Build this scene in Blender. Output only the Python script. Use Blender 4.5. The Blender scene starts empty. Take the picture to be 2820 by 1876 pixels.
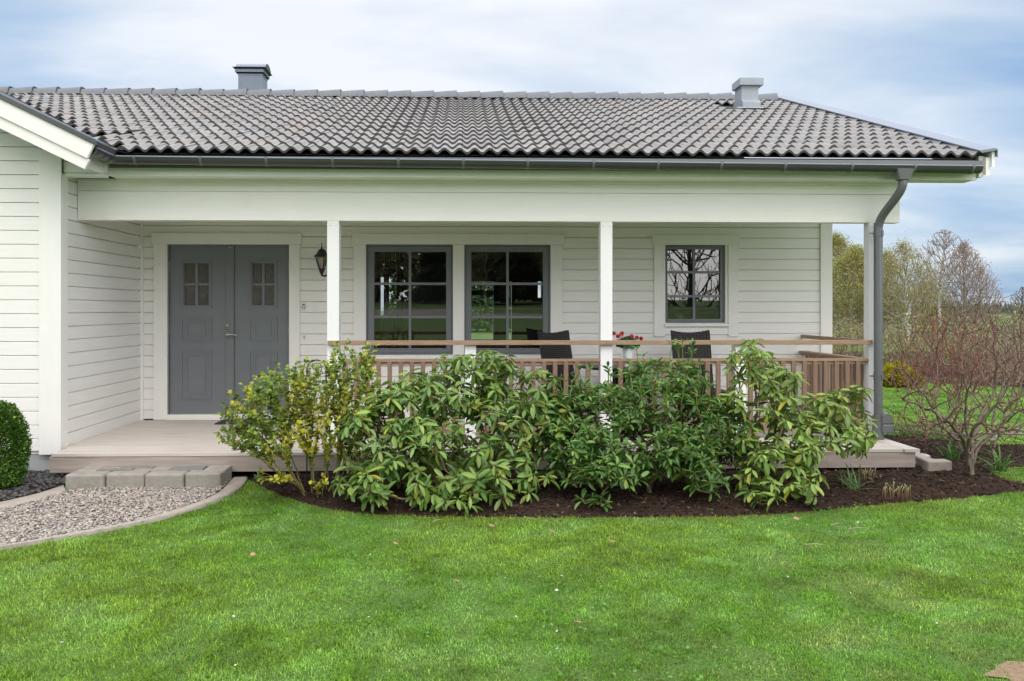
import bpy, bmesh, math
import numpy as np
from mathutils import Vector, Matrix
R = math.radians
RNG = np.random.default_rng(11)
scene = bpy.context.scene

# ---------------------------------------------------------------- camera
F, U0, V0, EYE, YAW = 2240.0, 1346.0, 852.0, 1.604, R(1.83)   # focal length and principal point in photo pixels
cam_d = bpy.data.cameras.new("camera"); cam = bpy.data.objects.new("camera", cam_d)
scene.collection.objects.link(cam); scene.camera = cam
cam_d.sensor_width = 36.0; cam_d.lens = F / 2820 * 36
cam_d.shift_x = (1410 - U0) / 2820; cam_d.shift_y = -(938 - V0) / 2820
cam_d.clip_start = 0.1; cam_d.clip_end = 3000
cam.location = (0, 0, EYE); cam.rotation_euler = (R(90), 0, -YAW)

# ---------------------------------------------------------------- exposure, sky, sun
vs = scene.view_settings
vs.view_transform = 'Standard'; vs.look = 'None'; vs.gamma = 1; vs.use_curve_mapping = False; vs.exposure = 0.75
scene.cycles.max_bounces = 8; scene.cycles.transparent_max_bounces = 12
SUN_EL, SUN_AZ = 50.0, 22.0          # degrees; azimuth measured from behind the camera towards +X
world = bpy.data.worlds.new("World"); scene.world = world; world.use_nodes = True
nt = world.node_tree; nt.nodes.clear()
def WN(t, **k):
    n = nt.nodes.new(t)
    for a, b in k.items(): setattr(n, a, b)
    return n
def wl(a, b): nt.links.new(a, b)
def wmath(op, a, b=None, c=None, clamp=False):
    n = WN('ShaderNodeMath', operation=op, use_clamp=clamp)
    for i, x in enumerate((a, b, c)):
        if x is None: continue
        if isinstance(x, (int, float)): n.inputs[i].default_value = x
        else: wl(x, n.inputs[i])
    return n.outputs[0]
sky = WN('ShaderNodeTexSky', sky_type='NISHITA', sun_disc=False)
sky.sun_elevation = R(SUN_EL); sky.sun_rotation = R(180 - SUN_AZ); sky.air_density = 1.0; sky.dust_density = 1.5
bg1 = WN('ShaderNodeBackground'); bg1.inputs[1].default_value = 0.11; wl(sky.outputs[0], bg1.inputs[0])
tc = WN('ShaderNodeTexCoord'); sp = WN('ShaderNodeSeparateXYZ'); wl(tc.outputs['Generated'], sp.inputs[0])
x, y, z = sp.outputs
zp = wmath('ADD', wmath('MAXIMUM', z, 0.0), 0.16)
cb = WN('ShaderNodeCombineXYZ'); wl(wmath('DIVIDE', x, zp), cb.inputs[0]); wl(wmath('DIVIDE', y, zp), cb.inputs[1])
mp = WN('ShaderNodeMapping'); mp.inputs['Scale'].default_value = (0.55, 1.0, 1); mp.inputs['Location'].default_value = (3.1, 1.7, 0)
wl(cb.outputs[0], mp.inputs[0])
no = WN('ShaderNodeTexNoise'); no.inputs['Scale'].default_value = 1.25; no.inputs['Detail'].default_value = 5; no.inputs['Roughness'].default_value = 0.55
no.inputs['Distortion'].default_value = 0.35
wl(mp.outputs[0], no.inputs['Vector'])
dot = WN('ShaderNodeVectorMath', operation='DOT_PRODUCT'); wl(tc.outputs['Generated'], dot.inputs[0])
dot.inputs[1].default_value = Vector((0.10, 0.95, 0.28)).normalized()
glow = WN('ShaderNodeMapRange', interpolation_type='SMOOTHSTEP'); wl(dot.outputs['Value'], glow.inputs[0])
glow.inputs[1].default_value = 0.80; glow.inputs[2].default_value = 0.995; glow.inputs[3].default_value = -0.16; glow.inputs[4].default_value = 0.20
cf = wmath('ADD', no.outputs[0], glow.outputs[0])
rp = WN('ShaderNodeValToRGB'); wl(cf, rp.inputs[0])
cr = rp.color_ramp; cr.elements[0].position = 0.30; cr.elements[0].color = (0.275, 0.44, 0.68, 1)
cr.elements[1].position = 0.72; cr.elements[1].color = (.89,.91,.94,1)
e = cr.elements.new(0.50); e.color = (0.50, 0.62, 0.775, 1)
bright = wmath('ADD', 0.66, wmath('MULTIPLY', wmath('MAXIMUM', wmath('SUBTRACT', z, 0.34), 0.0), 2.4))
bright = wmath('ADD', bright, wmath('MULTIPLY', wmath('MULTIPLY', wmath('MAXIMUM', wmath('MULTIPLY', y, -1.0), 0.0), wmath('SUBTRACT', 1.0, z)), 1.45))
neut = WN('ShaderNodeMapRange', interpolation_type='SMOOTHSTEP'); neut.inputs[1].default_value = 0.34; neut.inputs[2].default_value = 0.60
wl(wmath('ADD', z, wmath('MULTIPLY', wmath('MAXIMUM', wmath('MULTIPLY', y, -1.0), 0.0), 0.6)), neut.inputs[0])     # the cloud deck overhead and behind is an even warm grey
nmix = WN('ShaderNodeMix', data_type='RGBA'); wl(neut.outputs[0], nmix.inputs['Factor']); wl(rp.outputs[0], nmix.inputs['A']); nmix.inputs['B'].default_value = (0.92, 0.91, 0.90, 1)
mul = WN('ShaderNodeVectorMath', operation='SCALE'); wl(nmix.outputs['Result'], mul.inputs[0]); wl(bright, mul.inputs['Scale'])
bg2 = WN('ShaderNodeBackground'); bg2.inputs[1].default_value = 1.0; wl(mul.outputs[0], bg2.inputs[0])
mx = WN('ShaderNodeMixShader'); mx.inputs[0].default_value = 0.86; wl(bg1.outputs[0], mx.inputs[1]); wl(bg2.outputs[0], mx.inputs[2])
out = WN('ShaderNodeOutputWorld'); wl(mx.outputs[0], out.inputs[0])

sun_d = bpy.data.lights.new("sun", 'SUN'); sun_d.energy = 0.5; sun_d.angle = R(22); sun_d.color = (1.0, 0.95, 0.88)
sun = bpy.data.objects.new("sun", sun_d); scene.collection.objects.link(sun)
sdir = Vector((math.sin(R(SUN_AZ)) * math.cos(R(SUN_EL)), -math.cos(R(SUN_AZ)) * math.cos(R(SUN_EL)), math.sin(R(SUN_EL))))
sun.rotation_euler = sdir.to_track_quat('Z', 'Y').to_euler(); sun.location = (0, -5, 30)

# ---------------------------------------------------------------- survey helpers: photo measurement + known depth -> metres
def PX(u, Y): return Y * math.tan(YAW + math.atan((u - U0) / F))
def PD(u, Y): return Y * math.cos(YAW) + PX(u, Y) * math.sin(YAW)
def PZ(u, v, Y): return EYE + (V0 - v) * PD(u, Y) / F
def P3(u, v, Y): return (PX(u, Y), Y, PZ(u, v, Y))
def G(u, v, h=0.0):                       # point on the level z = h
    d = (EYE - h) * F / (v - V0); t = math.tan(YAW + math.atan((u - U0) / F))
    Y = d / (math.cos(YAW) + t * math.sin(YAW)); return (t * Y, Y)

# ---------------------------------------------------------------- object helpers
def tag(o, label=None, cat=None, group=None, kind=None):
    for k, v in (('label', label), ('category', cat), ('group', group), ('kind', kind)):
        if v: o[k] = v
    return o
def empty(name, loc, label, cat, group=None):
    o = bpy.data.objects.new(name, None); o.empty_display_size = 0.1; o.location = loc
    scene.collection.objects.link(o); return tag(o, label, cat, group)
def worldloc(o):
    p = Vector((0, 0, 0))
    while o is not None: p += Vector(o.location); o = o.parent
    return p
def obj(name, me, parent=None):
    o = bpy.data.objects.new(name, me); scene.collection.objects.link(o)
    if parent is not None: o.parent = parent
    return o
def copy_tree(o, parent=None):
    c = o.copy(); scene.collection.objects.link(c)
    if parent is not None: c.parent = parent
    for ch in list(o.children): copy_tree(ch, c)
    return c

class MB:
    def __init__(s): s.v = []; s.f = []; s.m = []; s.mi = 0
    def add(s, vs, fs):
        n = len(s.v); s.v += [tuple(p) for p in vs]
        for f in fs: s.f.append(tuple(i + n for i in f)); s.m.append(s.mi)
        return s
    def box(s, x0, x1, y0, y1, z0, z1):
        return s.add([(x0,y0,z0),(x1,y0,z0),(x1,y1,z0),(x0,y1,z0),(x0,y0,z1),(x1,y0,z1),(x1,y1,z1),(x0,y1,z1)],
                     [(0,3,2,1),(4,5,6,7),(0,1,5,4),(1,2,6,5),(2,3,7,6),(3,0,4,7)])
    def mbox(s, M, x0, x1, y0, y1, z0, z1):
        n = len(s.v); s.box(x0,x1,y0,y1,z0,z1)
        for i in range(n, len(s.v)): s.v[i] = tuple(M @ Vector(s.v[i]))
        return s
    def quad(s, a, b, c, d): return s.add([a,b,c,d], [(0,1,2,3)])
    def prism(s, prof, a, b, fn):          # closed profile (p,q) swept from a to b, fn(p,q,t)->xyz
        n = len(prof)
        vs = [fn(p,q,a) for p,q in prof] + [fn(p,q,b) for p,q in prof]
        fs = [(i,(i+1)%n,n+(i+1)%n,n+i) for i in range(n)] + [tuple(range(n-1,-1,-1)), tuple(range(n,2*n))]
        return s.add(vs, fs)
    def tube(s, path, rad, sides=10, cap=True):
        path = [Vector(p) for p in path]; n = len(path)
        if not hasattr(rad, '__len__'): rad = [rad]*n
        vs = []; up = Vector((0,0,1)); prev = None
        for i,p in enumerate(path):
            t = (path[min(i+1,n-1)] - path[max(i-1,0)]).normalized()
            if prev is None:
                a = t.cross(up if abs(t.z) < .95 else Vector((1,0,0))).normalized()
            else:
                a = (prev - t * prev.dot(t)).normalized()
            prev = a; b = t.cross(a)
            for k in range(sides):
                an = 2*math.pi*k/sides; vs.append(p + (a*math.cos(an) + b*math.sin(an))*rad[i])
        fs = [(i*sides+k, i*sides+(k+1)%sides, (i+1)*sides+(k+1)%sides, (i+1)*sides+k) for i in range(n-1) for k in range(sides)]
        if cap: fs += [tuple(range(sides-1,-1,-1)), tuple(range((n-1)*sides, n*sides))]
        return s.add(vs, fs)
    def lathe(s, prof, c, sides=20):       # prof: list of (radius, z)
        c = Vector(c); vs = []
        for r, zz in prof:
            for k in range(sides):
                an = 2*math.pi*k/sides; vs.append(c + Vector((r*math.cos(an), r*math.sin(an), zz)))
        n = len(prof)
        fs = [(i*sides+k, i*sides+(k+1)%sides, (i+1)*sides+(k+1)%sides, (i+1)*sides+k) for i in range(n-1) for k in range(sides)]
        fs += [tuple(range(sides-1,-1,-1)), tuple(range((n-1)*sides, n*sides))]
        return s.add(vs, fs)
    def build(s, name, mats, parent=None, smooth=False, bevel=0, local=False):
        me = bpy.data.meshes.new(name)
        off = Vector((0,0,0)) if (parent is None or local) else worldloc(parent)
        me.from_pydata([tuple(Vector(p)-off) for p in s.v], [], s.f)
        mats = mats if isinstance(mats, (list, tuple)) else [mats]
        for m in mats: me.materials.append(m)
        if len(mats) > 1: me.polygons.foreach_set('material_index', s.m)
        if smooth:
            me.polygons.foreach_set('use_smooth', [True]*len(me.polygons))
            try: me.set_sharp_from_angle(angle=R(40))
            except Exception: pass
        me.update(); o = obj(name, me, parent)
        if bevel:
            b = o.modifiers.new('edge', 'BEVEL'); b.width = bevel; b.segments = 2; b.limit_method = 'ANGLE'
        return o

def fast_mesh(name, verts, faces, mat, parent=None, cols=None, smooth=False):
    """verts (n,3); faces: list of (k,) index arrays grouped by size e.g. [quads(n,4), tris(m,3)]; cols (n,3)"""
    me = bpy.data.meshes.new(name); verts = np.asarray(verts, np.float32)
    if parent is not None: verts = verts - np.array(worldloc(parent), np.float32)
    me.vertices.add(len(verts)); me.vertices.foreach_set('co', verts.ravel())
    loops = np.concatenate([f.ravel() for f in faces]).astype(np.int32)
    tot = np.concatenate([np.full(len(f), f.shape[1], np.int32) for f in faces])
    start = np.concatenate([[0], np.cumsum(tot)[:-1]]).astype(np.int32)
    me.loops.add(len(loops)); me.loops.foreach_set('vertex_index', loops)
    me.polygons.add(len(tot)); me.polygons.foreach_set('loop_start', start)
    try: me.polygons.foreach_set('loop_total', tot)
    except Exception: pass
    if smooth: me.polygons.foreach_set('use_smooth', np.ones(len(tot), bool))
    me.update(calc_edges=True)
    if cols is not None:
        a = me.color_attributes.new('Col', 'FLOAT_COLOR', 'POINT')
        c4 = np.ones((len(verts), 4), np.float32); c4[:, :3] = cols; a.data.foreach_set('color', c4.ravel())
    me.materials.append(mat)
    return obj(name, me, parent)

# ---------------------------------------------------------------- materials
def material(name, col=(.5,.5,.5), rough=.6, metal=0, spec=.5, noise=None, bump=None, attr=False, stretch=(1,1,1), dark=None, trans=0, coat=0):
    """noise=(scale, amount) varies the colour; dark=(scale, threshold, colour) adds stains; bump=(scale, strength); attr multiplies a per-piece colour"""
    m = bpy.data.materials.new(name); m.use_nodes = True; t = m.node_tree; b = t.nodes['Principled BSDF']
    L = t.links.new
    b.inputs['Roughness'].default_value = rough; b.inputs['Metallic'].default_value = metal
    b.inputs['Specular IOR Level'].default_value = spec; b.inputs['Base Color'].default_value = (*col, 1)
    if coat: b.inputs['Coat Weight'].default_value = coat; b.inputs['Coat Roughness'].default_value = .15
    geo = t.nodes.new('ShaderNodeNewGeometry'); mp = t.nodes.new('ShaderNodeMapping'); mp.inputs['Scale'].default_value = stretch
    L(geo.outputs['Position'], mp.inputs[0])
    cur = None
    if attr:
        a = t.nodes.new('ShaderNodeAttribute'); a.attribute_name = 'Col'; cur = a.outputs['Color']
    if noise:
        n = t.nodes.new('ShaderNodeTexNoise'); n.inputs['Scale'].default_value = noise[0]; n.inputs['Detail'].default_value = 5; n.inputs['Roughness'].default_value = .6
        L(mp.outputs[0], n.inputs['Vector'])
        mr = t.nodes.new('ShaderNodeMapRange'); mr.inputs[1].default_value = .25; mr.inputs[2].default_value = .75
        mr.inputs[3].default_value = 1 - noise[1]; mr.inputs[4].default_value = 1 + noise[1]; L(n.outputs[0], mr.inputs[0])
        sc = t.nodes.new('ShaderNodeVectorMath'); sc.operation = 'SCALE'
        if cur is None: sc.inputs[0].default_value = col
        else: L(cur, sc.inputs[0])
        L(mr.outputs[0], sc.inputs['Scale']); cur = sc.outputs[0]
    if dark:
        n2 = t.nodes.new('ShaderNodeTexNoise'); n2.inputs['Scale'].default_value = dark[0]; n2.inputs['Detail'].default_value = 6; n2.inputs['Roughness'].default_value = .7
        L(mp.outputs[0] if len(dark) > 3 else geo.outputs['Position'], n2.inputs['Vector'])
        mr = t.nodes.new('ShaderNodeMapRange'); mr.inputs[1].default_value = dark[1]; mr.inputs[2].default_value = dark[1] + .12; L(n2.outputs[0], mr.inputs[0])
        mi = t.nodes.new('ShaderNodeMix'); mi.data_type = 'RGBA'; L(mr.outputs[0], mi.inputs['Factor'])
        if cur is None: mi.inputs['A'].default_value = (*col, 1)
        else: L(cur, mi.inputs['A'])
        mi.inputs['B'].default_value = (*dark[2], 1); cur = mi.outputs['Result']
    if cur is not None: L(cur, b.inputs['Base Color'])
    if bump:
        n3 = t.nodes.new('ShaderNodeTexNoise'); n3.inputs['Scale'].default_value = bump[0]; n3.inputs['Detail'].default_value = 4; L(mp.outputs[0], n3.inputs['Vector'])
        bp = t.nodes.new('ShaderNodeBump'); bp.inputs['Strength'].default_value = bump[1]; bp.inputs['Distance'].default_value = .01
        L(n3.outputs[0], bp.inputs['Height']); L(bp.outputs[0], b.inputs['Normal'])
    if trans:
        tr = t.nodes.new('ShaderNodeBsdfTranslucent'); ms = t.nodes.new('ShaderNodeMixShader'); ms.inputs[0].default_value = trans
        if cur is not None: L(cur, tr.inputs[0])
        else: tr.inputs[0].default_value = (*col, 1)
        L(b.outputs[0], ms.inputs[1]); L(tr.outputs[0], ms.inputs[2]); L(ms.outputs[0], t.nodes['Material Output'].inputs[0])
    return m
M = {}
M['white'] = material('white_paint', (.83,.815,.785), .45, noise=(3,.045), dark=(38,.735,(.52,.50,.44)), bump=(9,.10), stretch=(1,1,14))
M['whitev'] = material('white_paint_trim', (.83,.815,.785), .42, noise=(3,.03), bump=(9,.08), stretch=(14,14,1))
M['post'] = material('post_paint', (.82,.82,.82), .4, noise=(4,.02), bump=(9,.06), stretch=(14,14,1))
M['grey'] = material('grey_paint', (.175,.188,.205), .40, noise=(2,.04))
M['groove'] = material('grey_paint_recess', (.125,.137,.155), .5)
M['gutter'] = material('dark_metal', (.050,.050,.048), .30, noise=(5,.10), coat=.3)
M['pipe'] = material('pipe_metal', (.125,.13,.14), .33, noise=(5,.06), coat=.3)
M['metal'] = material('light_metal', (.29,.32,.36), .5, metal=.1, noise=(6,.10), dark=(7,.60,(.30,.29,.22)))
M['metal2'] = material('flashing_metal', (.165,.20,.265), .45, metal=.1, noise=(3,.06))
M['chim'] = material('grey_blue_metal', (.16,.19,.24), .36, metal=.2, noise=(4,.06))
M['black'] = material('black_iron', (.016,.016,.017), .45, noise=(20,.2))
M['steel'] = material('brushed_steel', (.55,.54,.50), .25, metal=1)
M['tile'] = material('concrete_tile', (.21,.2,.2), .75, attr=True, noise=(11,.14), dark=(26,.66,(.075,.06,.04)), bump=(60,.35))
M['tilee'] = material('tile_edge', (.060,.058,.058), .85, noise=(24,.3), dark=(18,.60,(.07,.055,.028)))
M['ridge'] = material('ridge_tile', (.155,.167,.187), .7, noise=(9,.12), dark=(15,.58,(.24,.20,.07)))
M['under'] = material('roof_underlay', (.03,.03,.03), .9)
M['rail'] = material('oiled_rail_wood', (.31,.205,.130), .6, noise=(5,.28), stretch=(1,12,12), dark=(4.5,.71,(.13,.075,.05)), bump=(8,.25))
M['balu'] = material('oiled_baluster_wood', (.215,.135,.092), .65, noise=(6,.25), stretch=(9,9,1), bump=(9,.25))
M['deck'] = material('weathered_deck', (.55,.495,.455), .6, noise=(3,.14), stretch=(.7,9,9), bump=(5,.15))
M['deckf'] = material('deck_fascia_wood', (.37,.31,.275), .7, noise=(3,.22), stretch=(.8,10,10), dark=(5,.70,(.14,.10,.08)), bump=(6,.25))
M['stone'] = material('concrete_block', (.285,.26,.23), .85, noise=(14,.16), dark=(22,.66,(.22,.19,.16)), bump=(40,.6))
M['paver'] = material('dark_paver', (.18,.175,.17), .85, noise=(20,.22), bump=(50,.5))
M['edging'] = material('edging_concrete', (.33,.29,.255), .85, noise=(12,.16), dark=(8,.62,(.27,.25,.20)), bump=(40,.6))
M['found'] = material('foundation_render', (.36,.37,.38), .8, noise=(6,.06))
M['pebble'] = material('pebble', rough=.65, attr=True, noise=(120,.12))
M['chip'] = material('bark_chip', rough=.9, attr=True, spec=.2)
M['soil'] = material('bark_mulch', (.030,.0175,.012), .95, spec=.15, noise=(30,.5), dark=(55,.62,(.045,.028,.02)), bump=(45,1.0))
M['gsoil'] = material('gravel_base', (.16,.145,.13), .9, noise=(60,.5))
M['lawn'] = material('lawn_turf', (.060,.125,.016), .85, noise=(2.2,.22), dark=(18,.62,(.035,.085,.012)), bump=(60,1.0))
M['blade'] = material('grass_blade', rough=.5, attr=True, trans=.32, spec=.25)
M['leaf'] = material('leaf', rough=.36, attr=True, trans=.26, spec=.42)
M['leafs'] = material('soft_leaf', rough=.55, attr=True, trans=.3, spec=.3)
M['bark'] = material('bark', rough=.85, attr=True, noise=(35,.28), bump=(60,.6))
M['birch'] = material('birch_bark', rough=.75, attr=True, noise=(6,.18), dark=(3.5,.56,(.05,.045,.04)))
M['wicker'] = material('woven_wicker', (.022,.019,.018), .5)
M['pot'] = material('white_ceramic', (.8,.8,.82), .3)
M['sign'] = material('sign_white', (.75,.72,.73), .5)
M['signr'] = material('sign_red', (.30,.10,.11), .6)
M['signd'] = material('sign_grey', (.20,.15,.17), .6)
M['mat'] = material('rubber_mat', (.035,.038,.045), .9, bump=(120,.8))
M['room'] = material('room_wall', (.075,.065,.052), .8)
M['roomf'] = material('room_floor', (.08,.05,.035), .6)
M['curtain'] = material('curtain_cloth', (.35,.34,.28), .9, trans=.3)
M['potg'] = material('glazed_green_pot', (.33,.38,.25), .4)
M['drive'] = material('driveway_gravel', (.22,.20,.19), .9, noise=(3,.15))
M['bulb'] = material('bulb_glass', (.65,.55,.45), .2)
M['far'] = material('far_forest', (.028,.042,.040), 1.0, noise=(.05,.25), spec=0)
def glass(name, tint=(1,1,1), ior=2.35):
    m = bpy.data.materials.new(name); m.use_nodes = True; t = m.node_tree; t.nodes.clear()
    o = t.nodes.new('ShaderNodeOutputMaterial'); a = t.nodes.new('ShaderNodeBsdfTransparent'); a.inputs[0].default_value = (*tint, 1)
    g = t.nodes.new('ShaderNodeBsdfGlossy'); g.inputs['Roughness'].default_value = 0.0
    f = t.nodes.new('ShaderNodeFresnel'); f.inputs[0].default_value = ior
    mi = t.nodes.new('ShaderNodeMixShader'); t.links.new(f.outputs[0], mi.inputs[0]); t.links.new(a.outputs[0], mi.inputs[1]); t.links.new(g.outputs[0], mi.inputs[2])
    n = t.nodes.new('ShaderNodeTexNoise'); n.inputs['Scale'].default_value = 2.2
    b = t.nodes.new('ShaderNodeBump'); b.inputs['Strength'].default_value = .010; b.inputs['Distance'].default_value = .02
    ge = t.nodes.new('ShaderNodeNewGeometry'); t.links.new(ge.outputs['Position'], n.inputs['Vector'])
    t.links.new(n.outputs[0], b.inputs['Height']); t.links.new(b.outputs[0], g.inputs['Normal'])
    t.links.new(mi.outputs[0], o.inputs[0]); return m
M['glass'] = glass('window_glass', (.82,.85,.83))
M['lglass'] = glass('lamp_glass', (.9,.9,.88), 1.35)
def pat_glass():                                  # reeded, half opaque glass of the door lights
    m = material('reeded_glass', (.10,.095,.08), .18, noise=(9,.55), stretch=(9,1,2), bump=(30,.8)); return m
M['reed'] = pat_glass()
def wicker_weave(m):
    t = m.node_tree; b = t.nodes['Principled BSDF']; tcn = t.nodes.new('ShaderNodeTexCoord')
    w1 = t.nodes.new('ShaderNodeTexWave'); w1.inputs['Scale'].default_value = 14; w1.bands_direction = 'Z'; w1.inputs['Distortion'].default_value = .6
    w2 = t.nodes.new('ShaderNodeTexWave'); w2.inputs['Scale'].default_value = 9; w2.bands_direction = 'X'
    for w in (w1, w2): t.links.new(tcn.outputs['Object'], w.inputs['Vector'])
    mu = t.nodes.new('ShaderNodeMath'); mu.operation = 'MULTIPLY'; t.links.new(w1.outputs['Fac'], mu.inputs[0]); t.links.new(w2.outputs['Fac'], mu.inputs[1])
    rp = t.nodes.new('ShaderNodeValToRGB'); rp.color_ramp.elements[0].color = (.008,.007,.007,1); rp.color_ramp.elements[1].color = (.040,.034,.031,1)
    t.links.new(mu.outputs[0], rp.inputs[0]); t.links.new(rp.outputs[0], b.inputs['Base Color'])
    bp = t.nodes.new('ShaderNodeBump'); bp.inputs['Strength'].default_value = .9; bp.inputs['Distance'].default_value = .01
    t.links.new(mu.outputs[0], bp.inputs['Height']); t.links.new(bp.outputs[0], b.inputs['Normal'])
wicker_weave(M['wicker'])
# ================================================================ HOUSE
YB, YF, YP = 10.0, 8.0, 8.36            # porch back wall, gabled wing front, porch beam / posts
DECK = 0.26; XR = -3.9; XE = 4.595      # deck level, recess side wall, house end wall
house = empty('house', (0.3, 10.0, 0), 'low white weatherboard house with grey tiled roof and a railed front porch', 'house')
def sub_iv(iv, cut):
    o = []
    for a, b in iv:
        if cut[1] <= a or cut[0] >= b: o.append((a, b)); continue
        if cut[0] > a: o.append((a, cut[0]))
        if cut[1] < b: o.append((cut[1], b))
    return o
def siding(mb, fn, a0, a1, z0, z1, zref, h, opens=(), top=None, t=.020, gap=.007):
    """horizontal boards; fn(a, depth, z); opens = (a0,a1,z0,z1); top(z) -> a-interval limit for gables"""
    k0 = math.floor((z0 - zref) / h); k1 = math.ceil((z1 - zref) / h)
    for k in range(k0, k1):
        b0, b1 = max(z0, zref + k*h), min(z1, zref + (k+1)*h)
        if b1 - b0 < .012: continue
        iv = [(a0, a1)]
        if top: iv = [(max(a0, top(b1)[0]), min(a1, top(b1)[1]))]
        for o in opens:
            if o[3] > b0 and o[2] < b1: iv = sub_iv(iv, (o[0], o[1]))
        for p, q in iv:
            if q - p < .01: continue
            lo = b0 + gap if b1 - b0 > .03 else b0; ch = .005
            vs = [fn(p,t,lo),fn(q,t,lo),fn(q,0,lo),fn(p,0,lo),fn(q,0,b1-ch),fn(p,0,b1-ch),fn(q,ch,b1),fn(p,ch,b1),fn(q,t,b1),fn(p,t,b1)]
            mb.add(vs, [(0,1,2,3),(3,2,4,5),(5,4,6,7),(7,6,8,9),(0,3,5,7,9),(1,8,6,4,2)])
    xs = sorted({a0, a1, *[min(max(o[i], a0), a1) for o in opens for i in (0, 1)]}); zs = sorted({z0, z1, *[min(max(o[i], z0), z1) for o in opens for i in (2, 3)]})
    if top is None:
        for i in range(len(xs)-1):
            for j in range(len(zs)-1):
                cx, cz = (xs[i]+xs[i+1])/2, (zs[j]+zs[j+1])/2
                if any(o[0] < cx < o[1] and o[2] < cz < o[3] for o in opens): continue
                mb.quad(fn(xs[i],t+.001,zs[j]),fn(xs[i+1],t+.001,zs[j]),fn(xs[i+1],t+.001,zs[j+1]),fn(xs[i],t+.001,zs[j+1]))

ZREF = PZ(391, 651.6, YB); HB = .1318
# door and window openings in the back wall, measured on the wall plane
dX0, dX1 = PX(462, YB), PX(797, YB); dZ1 = PZ(630, 673.5, YB); dZ0 = PZ(630, 1141, YB)
wA = (PX(1008, YB), PX(1247.5, YB), PZ(1130, 977, YB), PZ(1130, 673.5, YB))
wB = (PX(1278.5, YB), PX(1516, YB), PZ(1400, 977, YB), PZ(1400, 673.5, YB))
wC = (PX(1831, YB), PX(1996.5, YB), PZ(1913, 890, YB), PZ(1913, 675, YB))
opens = [(dX0, dX1, DECK-.1, dZ1), wA, wB, wC]
m = MB(); siding(m, lambda a, d, z: (a, YB + d, z), XR, XE - .10, DECK + .01, 2.96, ZREF, HB, opens)
m.build('wall', M['white'], house)
m = MB(); siding(m, lambda a, d, z: (XR - d, a, z), YF + .10, YB - .03, DECK - .03, 2.93, ZREF, HB)
m.build('side_wall', M['white'], house)
# wing: gable wall, corner board, closed eave box, foundation
TW = .485                                                      # gable slope
zw = lambda X: 2.92 + TW * (-3.43 - X)                         # underside line of the barge boards
m = MB()
siding(m, lambda a, d, z: (a, YF + d, z), -8.0, XR - .19, PZ(60, 1244, YF), 5.2, PZ(50, 482.1, YF), .1345, top=lambda z: (-8.0, -3.43 - (z - 3.12) / TW if z > 2.7 else 9))
m.quad((-8.0, YF+.022, .2), (XR-.19, YF+.022, .2), (XR-.19, YF+.022, 3.3), (-8.0, YF+.022, 5.2))
siding(m, lambda a, d, z: (a, YF + .015 + d, z), XR + .03, -3.46, 2.925, 3.12, PZ(50, 482.1, YF), .1345)
m.build('gable_wall', M['white'], house)
m = MB(); zb = PZ(130, 1251, YF)
m.box(PX(107, YF-.025), XR + .024, YF - .025, YF, zb, 3.15); m.build('corner_board', M['whitev'], house); m = MB(); m.box(XR, XR + .024, YF + .0005, YF + .115, zb, 2.924); m.build('corner_board', M['whitev'], house); m = MB()
m.box(XR + .0005, XR + .03, YB - .03, YB - .0005, DECK, 2.9); m.build('corner_batten', M['whitev'], house); m = MB()
m.box(XE - .145, XE + .0, YB - .025, YB, DECK, 2.92)                               # corner board at the house end
m.build('corner_board', M['whitev'], house)
MB().box(-8.0, XR - .06, YF + .03, 14, -.1, PZ(60, 1244, YF) + .02).build('foundation', M['found'], house)
# end wall, rear wall with the openings seen through the room, room shell
YR = 17.6
ro = []
for u0, u1, v0, v1 in ((1047, 1063, 763, 873), (1066, 1092, 763, 873), (1296, 1358, 775, 935), (1399, 1409, 775, 935), (1481, 1491, 775, 820)):
    ro.append((PX(u0, YR), PX(u1, YR), PZ(u0, v1, YR), PZ(u0, v0, YR)))
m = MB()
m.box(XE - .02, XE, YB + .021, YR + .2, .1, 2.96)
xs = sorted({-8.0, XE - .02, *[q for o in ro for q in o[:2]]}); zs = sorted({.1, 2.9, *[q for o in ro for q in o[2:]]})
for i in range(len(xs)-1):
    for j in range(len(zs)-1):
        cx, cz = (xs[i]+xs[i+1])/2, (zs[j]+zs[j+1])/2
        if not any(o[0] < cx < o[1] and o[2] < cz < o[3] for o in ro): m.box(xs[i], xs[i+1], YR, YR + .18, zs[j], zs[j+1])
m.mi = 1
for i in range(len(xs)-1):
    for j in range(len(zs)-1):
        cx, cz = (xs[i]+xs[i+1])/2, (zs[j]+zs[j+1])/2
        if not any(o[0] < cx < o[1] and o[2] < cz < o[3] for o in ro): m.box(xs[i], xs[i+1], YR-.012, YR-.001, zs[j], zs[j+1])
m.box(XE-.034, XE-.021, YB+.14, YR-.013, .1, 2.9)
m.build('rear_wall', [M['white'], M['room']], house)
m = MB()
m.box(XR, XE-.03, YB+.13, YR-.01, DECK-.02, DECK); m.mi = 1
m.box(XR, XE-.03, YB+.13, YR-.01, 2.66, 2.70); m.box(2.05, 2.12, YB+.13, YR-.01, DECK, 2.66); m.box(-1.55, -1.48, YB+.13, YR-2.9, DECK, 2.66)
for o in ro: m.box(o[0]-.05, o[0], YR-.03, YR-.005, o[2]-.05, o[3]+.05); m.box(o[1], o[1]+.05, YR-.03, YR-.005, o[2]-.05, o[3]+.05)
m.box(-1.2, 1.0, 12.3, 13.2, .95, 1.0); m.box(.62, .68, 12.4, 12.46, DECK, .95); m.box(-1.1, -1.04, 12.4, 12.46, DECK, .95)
ox = ro[2]; zc = PZ(1320, 806, YR); m.box(ox[0], ox[1], YR+.05, YR+.09, zc-.06, zc+.05)
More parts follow.
